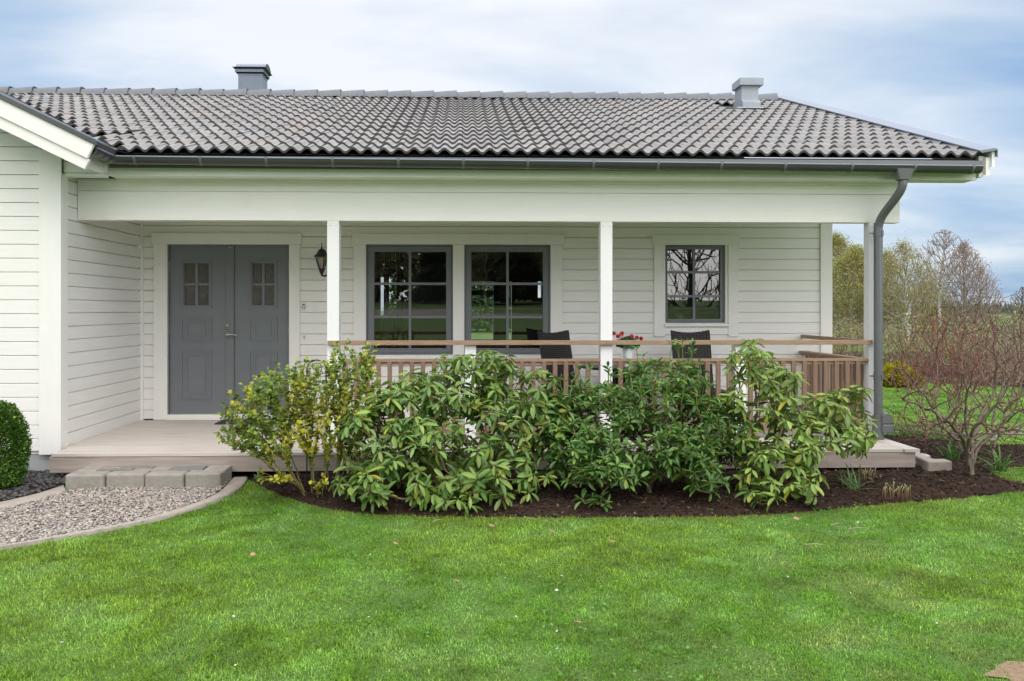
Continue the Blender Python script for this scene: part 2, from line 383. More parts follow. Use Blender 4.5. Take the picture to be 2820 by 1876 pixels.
m.box((ox[0]*.35+ox[1]*.65)-.012, (ox[0]*.35+ox[1]*.65)+.012, YR+.05, YR+.09, zc, ox[3])
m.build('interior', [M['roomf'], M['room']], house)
# door -------------------------------------------------------------
def casing(mb, x0, x1, z0, z1, head, w0, w1, y, hang):
    mb.box(x0 - w0, x0, y - .024, y, z0, z1); mb.box(x1, x1 + w1, y - .024, y, z0, z1)
    mb.box(x0 - w0 - hang, x1 + w1 + hang, y - .034, y, z1 + .0, z1 + head)
wz = lambda v, u=630: PZ(u, v, YB); wx = lambda u: PX(u, YB)
m = MB(); m.mi = 0
m.box(dX0, dX1, YB - .0, YB + .09, dZ1 - .012, dZ1); m.box(dX0, dX0 + .012, YB, YB + .09, DECK, dZ1); m.box(dX1 - .012, dX1, YB, YB + .09, DECK, dZ1)
door = m.build('door', M['grey'], house)
def leaf(u0, u1, name='door_leaf'):
    """door leaf: slab with mouldings standing 6 mm proud, light opening of four panes"""
    mb = MB(); y = YB + .035; c = (u0 + u1) / 2; x0, x1 = wx(u0), wx(u1); zb_, zt = wz(1141), wz(675.5)
    cu = (496 + 581) / 2 if u0 < 600 else (684 + 762) / 2
    hw = 42.5 if u0 < 600 else 39
    gx0, gx1, gz0, gz1 = wx(cu - hw + 9), wx(cu + hw - 9), wz(841), wz(725)
    for a, b, c0, c1 in ((x0, gx0, zb_, zt), (gx1, x1, zb_, zt), (gx0, gx1, zb_, gz0), (gx0, gx1, gz1, zt)): mb.box(a, b, y, y + .045, c0, c1)
    mid, mz = (gx0 + gx1) / 2, (gz0 + gz1) / 2
    mb.box(mid - .016, mid + .016, y + .004, y + .04, gz0, gz1); mb.box(gx0, gx1, y + .006, y + .04, mz - .014, mz + .014)
    def frame(a, b, c0, c1, w, p):
        mb.box(a, b, y - p, y, c0, c0 + w); mb.box(a, b, y - p, y, c1 - w, c1); mb.box(a, a + w, y - p, y, c0 + w, c1 - w); mb.box(b - w, b, y - p, y, c0 + w, c1 - w)
    frame(wx(cu - hw), wx(cu + hw), wz(848), wz(717), .024, .014)
    for va, vb in ((942, 875), (1101, 965)):
        frame(wx(cu - hw), wx(cu + hw), wz(va), wz(vb), .018, .012)
        frame(wx(cu - hw + 16), wx(cu + hw - 16), wz(va - 16), wz(vb + 13), .012, .009)
    lf = mb.build(name, M['grey'], door)
    pm = MB(); pm.box(gx0, gx1, y + .022, y + .03, gz0, gz1); pm.build('pane', M['reed'], door)
leaf(465.5, 619); leaf(645, 795)
m = MB(); m.box(wx(620), wx(644), YB + .022, YB + .08, wz(1141), wz(675.5)); m.box(wx(626), wx(641), YB + .014, YB + .022, wz(1140), wz(690)); m.build('centre_post', M['grey'], door)
for u in (462.5, 794.5):
    for va, vb in ((720, 746), (895, 921), (1070, 1096)):
        xc = wx(u + .6); mh = MB(); mh.tube([(xc, YB + .012, wz(vb)), (xc, YB + .012, wz(va))], .010, 8); mh.box(xc - .012, xc + .012, YB + .012, YB + .03, wz(vb - 2), wz(va + 2)); mh.build('hinge', M['steel'], door)
m = MB(); c = (wx(626.5), YB + .012, wz(921))
m.tube([c, (c[0], YB - .002, c[2])], [.028, .026], 16); m.tube([(c[0], YB, c[2]), (c[0], YB - .05, c[2]), (c[0] + .03, YB - .058, c[2] + .002), (c[0] + .13, YB - .055, c[2] - .008)], [.011, .011, .011, .008], 10)
m.build('handle', M['steel'], door, smooth=True)
m = MB(); c = (wx(626.5), YB + .014, wz(896)); m.tube([c, (c[0], YB - .004, c[2])], [.030, .024], 16); m.box(c[0]-.003, c[0]+.003, YB-.006, YB-.003, c[2]-.010, c[2]+.010); m.build('lock', M['steel'], door, smooth=True)
m = MB(); m.box(wx(627), wx(638.5), YB + .010, YB + .0138, wz(683), wz(679)); m.build('maker_plate', M['steel'], door)
m = MB(); casing(m, dX0, dX1, DECK + .004, dZ1, wz(643) - dZ1, dX0 - wx(424), wx(826.5) - dX1, YB, .022); m.build('casing', M['whitev'], door, bevel=.004)
m = MB(); m.box(dX0 + .001, dX1 - .001, YB - .035, YB + .09, DECK + .003, dZ0); m.box(dX0, dX1, YB - .045, YB - .0352, DECK + .003, DECK + .05); m.build('threshold', M['white'], door)
# windows ----------------------------------------------------------
def window(o, gu, gv, muv, muh, sash):
    """o opening; gu/gv glass extents in photo px; muntin rows"""
    x0, x1, z0, z1 = o; y = YB + .012; m = MB(); fw = .018
    for a, b, c0, c1 in ((x0, x0 + fw, z0, z1), (x1 - fw, x1, z0, z1), (x0 + fw, x1 - fw, z0, z0 + fw), (x0 + fw, x1 - fw, z1 - fw, z1)): m.box(a, b, y, y + .12, c0, c1)
    w = m.build('window', M['grey'], house)
    uc = (gu[0] + gu[1]) / 2; gx0, gx1 = wx(gu[0]), wx(gu[1]); gz0, gz1 = wz(gv[1], uc), wz(gv[0], uc)
    m = MB(); g = .004; a0, a1, b0, b1 = x0 + fw + g, x1 - fw - g, z0 + fw + g, z1 - fw - g; ys = y + .008
    for a, b, c0, c1 in ((a0, gx0, b0, b1), (gx1, a1, b0, b1), (gx0, gx1, b0, gz0), (gx0, gx1, gz1, b1)): m.box(a, b, ys, ys + .055, c0, c1)
    for a, b, c0, c1 in ((gx0-.012, gx0, gz0-.012, gz1+.012), (gx1, gx1+.012, gz0-.012, gz1+.012), (gx0, gx1, gz0-.012, gz0), (gx0, gx1, gz1, gz1+.012)): m.box(a, b, ys - .005, ys, c0, c1)
    m.build('sash', M['grey'], w)
    m = MB(); mc = wx(muv); hw = .015
    zr = [wz(v, uc) for v in muh]
    m.box(mc - hw, mc + hw, ys + .004, ys + .045, gz0, gz1)
    for zc in zr: m.box(gx0, mc - hw, ys + .002, ys + .045, zc - hw, zc + hw); m.box(mc + hw, gx1, ys + .002, ys + .045, zc - hw, zc + hw)
    m.build('muntin', M['grey'], w)
    m = MB(); m.quad((gx0, ys+.03, gz0), (gx1, ys+.03, gz0), (gx1, ys+.03, gz1), (gx0, ys+.03, gz1)); m.build('pane', M['glass'], w)
    return w
w1 = window(wA, (1029.6, 1228.7), (693.5, 959.5), 1128.5, (781.5, 873.5), 0)
w2 = window(wB, (1298, 1496), (693.5, 959.5), 1398, (781.5, 873.5), 0)
w3 = window(wC, (1839, 1985), (686.5, 879), 1913, (749.5, 816), 0)
m = MB(); hz = wz(644.5, 1260)
m.box(wx(973.5), wA[0] - .0, YB - .024, YB, wz(985, 1000), wA[3]); m.box(wA[1], wB[0], YB - .022, YB, wA[2], wA[3]); m.box(wB[1], wx(1549.5), YB - .024, YB, wz(985, 1500), wA[3])
m.box(wx(969.7), wx(1553), YB - .034, YB, wA[3], hz)
m.build('casing', M['whitev'], w1, bevel=.004)
m = MB(); m.box(wA[0] + .001, wB[1] - .001, YB - .05, YB + .03, wA[2] - .05, wA[2] - .002); m.box(wx(975), wx(1548), YB - .02, YB, wA[2] - .13, wA[2] - .0501); m.build('sill', M['white'], w1)
m = MB(); m.box(wx(1800.6), wC[0], YB - .024, YB, wz(927.5, 1815), wC[3]); m.box(wC[1] + .035, wx(2031.5), YB - .024, YB, wz(927.5, 1815), wC[3]); m.box(wC[1], wC[1] + .035, YB - .008, YB + .05, wC[2], wC[3])
m.box(wx(1796), wx(2035.5), YB - .034, YB, wC[3], wz(647, 1915)); m.box(wC[0], wC[1] + .035, YB - .022, YB, wz(921.5, 1915), wC[2] - .045)
m.build('casing', M['whitev'], w3, bevel=.004)
m = MB(); m.prism([(-.06, -.035), (-.06, -.006), (.03, .0), (.03, -.035)], wx(1828), wx(2005.5), lambda p, q, t: (t, YB + p, wC[2] - .006 + q)); m.build('sill', M['white'], w3)
# beam, posts, eaves ------------------------------------------------
zbm = PZ(1300, 609.5, YP); z1_, z2_, z3_ = PZ(1300, 531, YP), PZ(1300, 506, YP), 2.926
m = MB(); m.box(XR + .004, XE - .03, YP, YP + .12, zbm, z1_); m.box(XR + .004, XE - .03, YP + .003, YP + .12, z1_ + .003, z2_); m.box(XR + .004, XE - .03, YP - .012, YP + .12, z2_, z3_)
m.build('beam', M['white'], house, bevel=.003)
MB().box(XR, XE - .03, YP + .1201, YB, 2.90, 2.925).build('porch_ceiling', M['white'], house)
for u0, u1 in ((900.7, 933.5), (1654, 1686.5), (2394, 2426.5)):
    m = MB(); m.box(PX(u0, YP), PX(u1, YP), YP, YP + .12, DECK, zbm - .0005)
    m.mi = 1; c = (PX(u0, YP) + PX(u1, YP)) / 2
    for s in (-.03, .03): m.tube([(c + s, YP + .001, zbm - .05), (c + s, YP - .003, zbm - .05)], .004, 6)
    m.build('post', [M['post'], M['gutter']], house, bevel=.004)
XV, YE0 = 5.30, 8.05                                            # verge plane and eave line
ZE, TR, YRG = 3.154, .362, 13.3                                # roof plane: height at the eave, slope, ridge line
zr_ = lambda Y: ZE + TR * (Y - YE0)
valley = lambda Y: -3.40 - .7557 * (Y - YE0)
m = MB(); m.box(-3.52, XV - .06, 8.13, 8.155, 2.92, 3.105); m.box(-3.52, -3.495, 7.52, 8.1295, 2.922, 3.105); m.build('fascia', M['white'], house, bevel=.003)
m = MB(); m.box(-3.50, XV - .06, 8.156, YP - .0005, 2.925, 2.945); m.box(XR + .02, -3.496, YF + .02, 8.155, 2.90, 2.922)
m.build('soffit', M['white'], house)
# main roof tiles
tm = MB(); tcol = []
CW, CH, NC = .300, .332, 17
A, PERIOD, TH = .0225, .150, .024
sl = math.sqrt(1 + TR*TR); cs, sn = 1/sl, TR/sl
rng = np.random.default_rng(5)
chim_x0, chim_x1, chim_y0, chim_y1 = PX(2046.5, 11.86) - .05, PX(2093.5, 11.86) + .05, 11.86, 12.45
SEG = 24
for r in range(NC):
    yb = YE0 + r * CH * cs
    for c in range(-26, 19):
        x0 = PX(1273, YE0) + c * CW; x1 = x0 + CW - .003
        lim = valley(yb + .15) + .09
        if x1 < lim + .04 or x0 > XV - .12: continue
        a, b = max(x0, lim), min(x1, XV - .07)
        if a < chim_x1 - .04 and b > chim_x0 + .04 and chim_y0 - .12 < yb < chim_y1: continue
        dz, rot = rng.normal(0, .0018), rng.normal(0, .0025); lift = .029
        if r == 3 and x0 < lim + .35: lift += .014; rot += .03
        L = .37 if r < NC - 1 else .30
        base = len(tm.v); n = SEG
        g = rng.normal(1, .060); hue = rng.normal(0, .008)
        vs = []; 
        for k in range(n + 1):
            X = a + (b - a) * k / n
            h = A * math.cos(2*math.pi*(X - x0 + .026) / PERIOD)
            for t, up in ((0.0, lift), (L, 0.002)):
                y = yb + t*cs; vs.append((X, y, zr_(y) + h + up + dz + rot*(X - x0)))
        for k in range(n + 1):
            X = a + (b - a) * k / n; p = vs[2*k]
            vs.append((X, p[1] + .004, p[2] - TH))
        o2 = 2*(n+1)
        tm.mi = 0; tm.add(vs, [(2*k, 2*k+2, 2*k+3, 2*k+1) for k in range(n)])
        nb = base
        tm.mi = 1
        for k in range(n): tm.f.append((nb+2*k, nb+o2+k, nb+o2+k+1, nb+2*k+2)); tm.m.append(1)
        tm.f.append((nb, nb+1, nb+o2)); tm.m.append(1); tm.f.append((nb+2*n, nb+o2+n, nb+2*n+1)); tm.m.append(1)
        tcol += [(.222*g + hue*.6, .214*g, .213*g - hue*.6)] * len(vs)
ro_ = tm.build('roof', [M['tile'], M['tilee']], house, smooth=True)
ca = ro_.data.color_attributes.new('Col', 'FLOAT_COLOR', 'POINT'); ca.data.foreach_set('color', np.c_[np.array(tcol), np.ones(len(tcol))].astype(np.float32).ravel())
m = MB(); zz = lambda Y: zr_(Y) - .035
m.add([(-3.5, YE0+.03, zz(YE0+.03)), (XV-.08, YE0+.03, zz(YE0+.03)), (XV-.08, YRG, zz(YRG)), (valley(YRG), YRG, zz(YRG))], [(0,1,2,3)])
m.add([(-8, YRG, zz(YRG)), (XV-.08, YRG, zz(YRG)), (XV-.08, 18.7, zz(YRG)-1.98), (-8, 18.7, zz(YRG)-1.98)], [(0,1,2,3)])
m.build('underlay', M['under'], ro_)
m = MB(); vy = [YE0 - .02 + i*.5 for i in range(12)]
for i in range(11):
    ya, yb = vy[i], vy[i+1]; m.quad((valley(ya)-.10, ya, zr_(ya)+.02), (valley(ya)+.13, ya, zr_(ya)-.025), (valley(yb)+.13, yb, zr_(yb)-.025), (valley(yb)-.10, yb, zr_(yb)+.02))
m.build('valley_gutter', M['gutter'], ro_)
# ridge caps
m = MB(); xr = -8.0
while xr < XV - .18:
    L = .375; n = 8; vs = []; xe = min(xr + L + .03, XV + .02)
    tl = rng.normal(0, .004)
    for k in range(n + 1):
        an = math.pi * k / n; r0, r1 = .115, .129
        ct, st = math.cos(an), min(math.sin(an)*1.25, 1)
        vs.append((xr, YRG - r0*ct*1.25, zr_(YRG) - .035 + r0*st)); vs.append((xe, YRG - r1*ct*1.25, zr_(YRG) - .032 + r1*st + .012 + tl))
    for k in range(n + 1):
        an = math.pi * k / n; r2 = .110; vs.append((xe, YRG - r2*math.cos(an)*1.25, zr_(YRG) - .032 + r2*min(math.sin(an)*1.25, 1) + .006))
    o2 = 2*(n+1); m.mi = 0
    m.add(vs, [(2*k, 2*k+1, 2*k+3, 2*k+2) for k in range(n)])
    b0 = len(m.v) - len(vs)
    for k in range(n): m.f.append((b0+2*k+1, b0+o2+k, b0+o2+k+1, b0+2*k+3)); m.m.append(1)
    xr += L
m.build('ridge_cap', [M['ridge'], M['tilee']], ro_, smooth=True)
# verge: metal flashing and stacked barge boards at the house end
m = MB()
def slope(p, q, t): return (p, t, zr_(t) + q)
m.prism([(XV-.105, .048), (XV-.11, .062), (XV+.045, .088), (XV+.072, .076), (XV+.072, -.005), (XV+.064, -.005), (XV+.064, .066), (XV-.09, .038)], YE0 - .05, YRG + .05, slope)
m.build('verge_flashing', M['metal2'], ro_)
m = MB(); m.prism([(XV+.03, -.11), (XV+.03, .055), (XV+.06, .06), (XV+.06, -.11)], YE0 - .02, YRG, slope); m.prism([(XV-.012, -.20), (XV-.012, -.02), (XV+.0285, -.02), (XV+.0285, -.20)], YE0 + .01, YRG, slope)
m.box(XV-.06, XV-.0125, 8.10, 8.5, 2.95, 3.16)
m.build('barge_board', M['white'], ro_)
# wing roof (only its verge and eave show)
wslope = lambda p, q, t: (t, p, 2.92 + TW*(-3.43 - t) + q)
zl = lambda X, z0: z0 - TW*(X + 4.186)
def bargeboard(za, zb, xt_, xb_, y0, y1):
    mb = MB(); pr = [(-8.0, zl(-8.0, za)), (xt_, zl(xt_, za)), (xb_, zl(xb_, zb)), (-8.0, zl(-8.0, zb))]
    return mb.prism(pr, y0, y1, lambda p, q, t: (p, t, q))
bargeboard(3.51, 3.35, -3.343, -3.405, 7.485, 7.52).build('gable_barge_board', M['white'], ro_, bevel=.004)
m = bargeboard(3.35, 3.24, -3.392, -3.437, 7.505, 7.54)
m.build('gable_barge_board', M['white'], ro_, bevel=.004)
m = MB(); m.prism([(7.465, .262), (7.462, .277), (7.62, .280), (7.62, .262)], -8.0, -3.30, wslope); m.build('gable_flashing', M['metal2'], ro_)
m = MB(); m.prism([(7.468, .226), (7.468, .2615), (7.484, .2615), (7.484, .226)], -8.0, -3.31, wslope); m.build('gable_apron', M['gutter'], ro_)
m = MB(); m.prism([(7.64, .20), (7.64, .262), (14, .262), (14, .20)], -8.0, -3.38, wslope); m.prism([(7.545, .14), (7.545, .16), (8.1, .16), (8.1, .14)], -8.0, -3.46, wslope); m.build('wing_roof_deck', M['under'], ro_)
# gutter, brackets, downpipe
gz = lambda X: PZ(330, 431, 7.92) + (PZ(2715, 458, 7.92) - PZ(330, 431, 7.92)) * (X + 3.35) / 8.55
def halfround(path, r=.064):
    mb = MB(); n = 10; ring = []
    for (px, py, pz), (nx, ny) in path:
        for k in range(n + 1):
            an = math.pi * k / n; ring.append((px + nx*r*math.cos(an), py + ny*r*math.cos(an), pz - r*math.sin(an)*1.02))
        for k in range(n, -1, -1):
            an = math.pi * k / n; rr = r - .004; ring.append((px + nx*rr*math.cos(an), py + ny*rr*math.cos(an), pz - rr*math.sin(an)*1.02))
    w = 2*(n+1); ns = len(path)
    fs = [(i*w+k, i*w+(k+1) % w, (i+1)*w+(k+1) % w, (i+1)*w+k) for i in range(ns-1) for k in range(w)]
    fs += [tuple(range(w)), tuple(range(ns*w-1, (ns-1)*w-1, -1))]
    return mb.add(ring, fs)
zg = gz(-3.35)
path = [((-3.405, 7.53, zg+.006), (1, 0)), ((-3.405, 7.90, zg), (1, 0)), ((-3.39, 7.955, zg), (.8, -.6)), ((-3.345, 7.985, zg), (.3, -.95))] + [((X, 7.985, gz(X)), (0, -1)) for X in (-3.25, 0, 2.5, 5.17)]
m = halfround(path); gut = m.build('gutter', M['gutter'], house, smooth=True)
m = MB(); m.tube([(-3.343, 7.53, zg+.008), (-3.343, 7.90, zg+.003)], .008, 6); m.tube([(-3.33, 7.92, zg+.002)] + [(X, 7.921, gz(X)+.002) for X in (-3.25, 0, 2.5, 5.17)], .008, 6); m.build('rim_bead', M['metal2'], gut)
def ringseg(mb, c, nx, ny, w, r=.069):
    n = 8; tx, ty = -ny, nx
    pr = []
    for k in range(n + 1):
        an = math.pi*k/n; pr.append((math.cos(an)*r, -math.sin(an)*r*1.02))
    for i in range(n):
        (p, q), (p2, q2) = pr[i], pr[i+1]
        mb.quad(*[(c[0] + nx*a + tx*s*w/2, c[1] + ny*a + ty*s*w/2, c[2] + b) for a, b, s in ((p, q, -1), (p2, q2, -1), (p2, q2, 1), (p, q, 1))])
for u in (370, 551.6, 733, 916, 1097, 1276, 1454, 1635, 1813, 1987, 2163, 2347, 2520, 2681):
    X = PX(u, 7.93); m = MB(); ringseg(m, (X, 7.985, gz(X)), 0, -1, .026); m.box(X-.013, X+.013, 7.912, 7.92, gz(X)-.012, gz(X)+.012); m.build('bracket', M['pipe'], gut)
for y in (7.60, 7.74, 7.86):
    m = MB(); ringseg(m, (-3.405, y, zg), 1, 0, .02, .070); m.build('bracket', M['gutter'], gut)
m = MB(); m.add([(-3.45, 8.053, 2.985), (XV-.05, 8.053, 2.985), (XV-.05, 8.057, 3.105), (-3.45, 8.057, 3.105)], [(0,1,2,3)]); m.add([(-3.45, 8.057, 3.105), (XV-.05, 8.057, 3.105), (XV-.05, 8.20, 3.145), (-3.45, 8.20, 3.145)], [(0,1,2,3)]); m.build('drip_edge', M['pipe'], ro_)
zt = gz(PX(2487, 7.98)); xt = PX(2487, 7.98); xb = PX(2418.5, 8.27)
zA, zB, zC = PZ(2487, 515, 8.0), PZ(2440, 575, 8.2), PZ(2418, 606, 8.27)
m = MB()
vs = []
for hw_, hd, zz_ in ((.092, .062, zt - .028), (.05, .046, PZ(2485, 497, 8.0))):
    for k in range(16):
        an = 2*math.pi*k/16; sx = max(-1, min(1, 1.35*math.cos(an))); sy = max(-1, min(1, 1.35*math.sin(an))); vs.append((xt + hw_*sx, 7.985 + hd*sy, zz_))
m.add(vs, [(k, (k+1) % 16, 16+(k+1) % 16, 16+k) for k in range(16)] + [tuple(range(15, -1, -1))])
def bez(p0, p1, p2, n=6): return [tuple(Vector(p0)*(1-t)**2 + Vector(p1)*2*t*(1-t) + Vector(p2)*t*t) for t in [i/n for i in range(n+1)]]
pA, pB = (xt - .005, 7.99, zA - .03), (xb, 8.27, zC - .01)
q1 = tuple(Vector(pA)*.72 + Vector(pB)*.28); q2 = tuple(Vector(pA)*.30 + Vector(pB)*.70)
pth = [(xt, 7.985, PZ(2485, 499, 8.0))] + bez((xt, 7.985, zA + .03), pA, q1) + bez(q2, pB, (xb, 8.27, zC - .11))
m.tube(pth + [(xb, 8.27, zC - .14)], .042, 18)
m.tube([(xb, 8.27, zC - .03), (xb, 8.27, DECK + .06)], .0435, 18)
m.tube([(xb, 8.27, DECK + .25), (xb, 8.27, DECK + .005)], .056, 18)
dp = m.build('downpipe', M['pipe'], house, smooth=True)
for v in (643, 1036):
    z_ = PZ(2418, v, 8.27); m = MB(); m.tube([(xb, 8.27, z_ - .035), (xb, 8.27, z_ + .03)], .047, 18); m.box(xb + .012, xb + .03, 8.215, 8.225, z_ - .028, z_ + .028); m.box(xb - .085, xb - .04, 8.27, 8.285, z_ - .008, z_ + .008); m.build('clamp', M['pipe'], dp, smooth=True)
m = MB(); m.box(xb + .005, xb + .125, 8.19, 8.30, DECK + .075, DECK + .165); m.prism([(0, 0), (.12, 0), (.11, .07), (.07, .115), (.03, .12), (0, .09)], 8.195, 8.295, lambda p, q, t: (xb + .005 + p, t, DECK + .166 + q)); m.build('leaf_trap', M['pipe'], dp, bevel=.012)
# chimneys
Yc = 14.2; cx = lambda u: PX(u, Yc); cz = lambda v: PZ(690, v, Yc)
m = MB(); m.box(cx(656), cx(722.5), Yc, Yc + .36, 4.4, cz(205))
ch = m.build('chimney', M['chim'], ro_)
def flare(mb, x0, x1, y0, y1, e, za, zb_):
    b = [(x0, y0, za), (x1, y0, za), (x1, y1, za), (x0, y1, za)]; t = [(x0-e, y0-e, zb_), (x1+e, y0-e, zb_), (x1+e, y1+e, zb_), (x0-e, y1+e, zb_)]
    mb.add(b + t, [(0,1,5,4), (1,2,6,5), (2,3,7,6), (3,0,4,7), (4,5,6,7), (3,2,1,0)])
m = MB(); x0, x1 = cx(656), cx(722.5); e = .006
m.box(x0-e, x1+e, Yc-e, Yc+.36+e, cz(207), cz(203.5)); 
m.box(x0-.045, x1+.028, Yc-.04, Yc+.40, cz(199.8), cz(192)); m.build('collar', M['chim'], ch)
m = MB(); flare(m, x0-e, x1+e, Yc-e, Yc+.36+e, .03, cz(203.4), cz(199.9)); flare(m, x0-.04, x1+.03, Yc-.04, Yc+.40, .042, cz(191.9), cz(188)); m.build('flare', M['black'], ch)
m = MB(); n = 16; yc_, rr = Yc + .18, .20; hz_ = (cz(169.7) - cz(188)); vs = []
for X in (cx(650), cx(732)):
    for k in range(n + 1):
        an = math.pi*k/n; vs.append((X, yc_ - rr*math.cos(an), cz(187.9) + hz_*math.sin(an)))
m.mi = 0; m.add(vs, [(k, k+1, n+1+k+1, n+1+k) for k in range(n)]); m.mi = 1
m.f.append(tuple(range(n+1, 2*n+2))); m.m.append(1); m.f.append(tuple(range(n, -1, -1))); m.m.append(1)
m.build('cowl', [M['chim'], M['black']], ch, smooth=True)
Yc2 = 11.86; cx = lambda u: PX(u, Yc2); cz = lambda v: PZ(2070, v, Yc2); ys = Yc2 + .07
m = MB(); m.box(cx(2047), cx(2093.5), ys, ys + .30, 4.4, PZ(2070, 234, ys))
ch2 = m.build('chimney', M['metal'], ro_)
m = MB(); m.prism([(0, cz(306)), (0, cz(281.6)), (.069, PZ(2070, 274, ys)), (.069, cz(306))], cx(2047) - .006, cx(2093.5) + .006, lambda p, q, t: (t, Yc2 + p, q)); m.box(cx(2047)-.006, cx(2047)-.001, Yc2 + .07, Yc2 + .42, 4.45, cz(275) + .05)
m.quad((cx(2040)-.06, Yc2-.06, zr_(Yc2-.06)+.045), (cx(2100), Yc2-.06, zr_(Yc2-.06)+.045), (cx(2100), Yc2+.02, zr_(Yc2)+.06), (cx(2040)-.06, Yc2+.02, zr_(Yc2)+.06)); m.build('apron_flashing', M['metal'], ch2)
yc0 = ys - .05; m = MB(); m.box(PX(2038.5, yc0), PX(2103, yc0), yc0, yc0 + .37, PZ(2070, 233.5, yc0), PZ(2070, 214, yc0)); m.build('cap', M['metal'], ch2)

# ================================================================ DECK, RAILING, STEP
deck = empty('porch_deck', (.3, 8.8, 0), 'weathered grey timber deck in front of the house door and windows', 'deck')
XD0, XD1, YD = -3.82, PX(2529, 7.7), 7.67
m = MB(); y = YB - .002; rng = np.random.default_rng(8)
while y > YD + .02:
    y0 = max(y - .118, YD); a = XR + .004 if y0 > YF + .02 else XD0
    m.box(a, XD1 - .155, y0, y - .004, DECK - .028 + rng.normal(0, .0006), DECK + rng.normal(0, .0008)); y -= .122
for k in range(1): m.box(XD1 - .150, XD1, YD, YB - .002, DECK - .028, DECK + .0012)
m.build('board', M['deck'], deck)
zf = PZ(300, 1301, 7.69)
m = MB(); m.box(XD0 - .02, XD1 - .035, YD + .02, YD + .05, zf, DECK - .03); m.box(XD1 - .065, XD1 - .035, YD + .0505, YB, zf, DECK - .03); m.build('fascia_board', M['deckf'], deck)
m = MB(); m.box(XD0 + .2, XD1 - .2, YD + .35, YB - .1, -.05, DECK - .10); m.build('joist_frame', M['under'], deck)
rail = empty('porch_railing', (.7, YP, DECK), 'reddish brown timber railing with upright balusters between white porch posts', 'railing')
px = lambda u, y=YP: PX(u, y); pz = lambda v, u=1600, y=YP: PZ(u, v, y)
ztr, zt0 = pz(937.5, 1600, YP-.03), pz(950, 1600, YP-.03)
xj = PX(1671, YP-.045)
for a, b in ((PX(902, YP-.045), xj - .001), (xj + .001, PX(2404, YP-.045))):
    m = MB(); m.box(a, b, YP - .046, YP - .001, zt0, ztr); m.build('top_rail', M['rail'], rail, bevel=.004)
xs_ = PX(2212, YB); 
m = MB(); m.box(4.205, 4.25, YP + .121, YB - .001, zt0 + .005, ztr + .003); m.build('top_rail', M['rail'], rail, bevel=.004)
ends = [(PX(934.5, YP), PX(1653, YP)), (PX(1687, YP), PX(2392, YP))]
zm1, zm0, zl0 = pz(989.5), pz(996.5), pz(1004.5)
zbr1, zbr0 = pz(1173), pz(1190)
for a, b in ends:
    m = MB(); m.box(a, b, YP + .005, YP + .115, zm0, zm1); m.build('middle_rail', M['rail'], rail, bevel=.003)
    m = MB(); m.box(a, b, YP + .022, YP + .062, zl0, zm0 - .001); m.build('baluster_head', M['rail'], rail)
    m = MB(); m.box(a, b, YP + .022, YP + .062, zbr0, zbr1); m.build('bottom_rail', M['rail'], rail)
m = MB(); m.box(4.18, 4.285, YP + .121, YB - .001, zm0, zm1); m.build('middle_rail', M['rail'], rail, bevel=.003)
m = MB(); m.box(4.215, 4.255, YP + .121, YB - .001, zl0, zm0 - .001); m.build('baluster_head', M['rail'], rail)
m = MB(); m.box(4.215, 4.255, YP + .121, YB - .001, zbr0, zbr1); m.build('bottom_rail', M['rail'], rail)
bm_ = None
def baluster(x, y, sx, sy):
    global bm_
    if bm_ is None:
        m = MB(); m.box(-.0225, .0225, -.014, .014, zbr0 - DECK - .01, zl0 - DECK + .03); bm_ = m.build('baluster', M['balu'], rail, local=True); o = bm_
    else:
        o = bm_.copy(); scene.collection.objects.link(o); o.parent = rail
    o.location = (x - rail.location.x, y - rail.location.y, 0); o.scale = (1, 1, 1)
    if sx: o.rotation_euler = (0, 0, R(90))
X = px(1058) - .1133 * 3.5
while X < px(2385):
    if not any(a - .03 < X < b + .03 for a, b in ((px(1654), px(1686)), (px(1280), px(1311)), (px(2024), px(2056)))) and X > px(940): baluster(X, YP + .008, 0, 0)
    X += .1133
y = YP + .22
while y < YB - .06: baluster(4.262, y, 1, 0); y += .1133
for u0, u1 in ((1280, 1311), (2024.5, 2056)):
    m = MB(); m.box(px(u0), px(u1), YP, YP + .118, DECK, zt0 - .002); m.build('short_post', M['post'], rail, bevel=.004)

step = empty('stone_step', (-2.9, 7.4, 0), 'low step of grey concrete blocks and small dark pavers below the deck', 'step')
us = (178, 288, 397, 507, 609); Ys = 7.31; zst = .147 + .0
def block(x0, x1, y0, y1, z0, z1, mat, name, bev):
    m = MB(); m.box(x0, x1, y0, y1, z0, z1); o = m.build(name, mat, step); b = o.modifiers.new('edge', 'BEVEL'); b.width = bev; b.segments = 3
    return o
for i in range(4):
    x0, x1 = PX(us[i], Ys) + .004, PX(us[i+1], Ys) - .004; dy = rng.normal(0, .005)
    block(x0, x1, Ys + dy, Ys + .165, -.03, zst + rng.normal(0, .003), M['stone'], 'block', .022)
xa, xb_ = PX(us[0], Ys), PX(us[4], Ys)
block(xa + .02, xa + .20, Ys + .17, YD + .015, -.03, zst - .002, M['stone'], 'block', .012); block(xb_ - .21, xb_ - .01, Ys + .17, YD + .015, -.03, zst, M['stone'], 'block', .012)
nx_ = 6; w_ = (xb_ - xa - .43) / nx_
for j in range(2):
    for i in range(nx_):
        x0 = xa + .207 + i*w_; o = block(x0 + .002, x0 + w_ - .002, Ys + .170 + j*.087, Ys + .170 + j*.087 + .083, .0, zst - .002 + rng.normal(0, .002), M['paver'] if (i*3 + j*2) % 7 in (0, 1, 3, 5) else M['stone'], 'paver', .005)
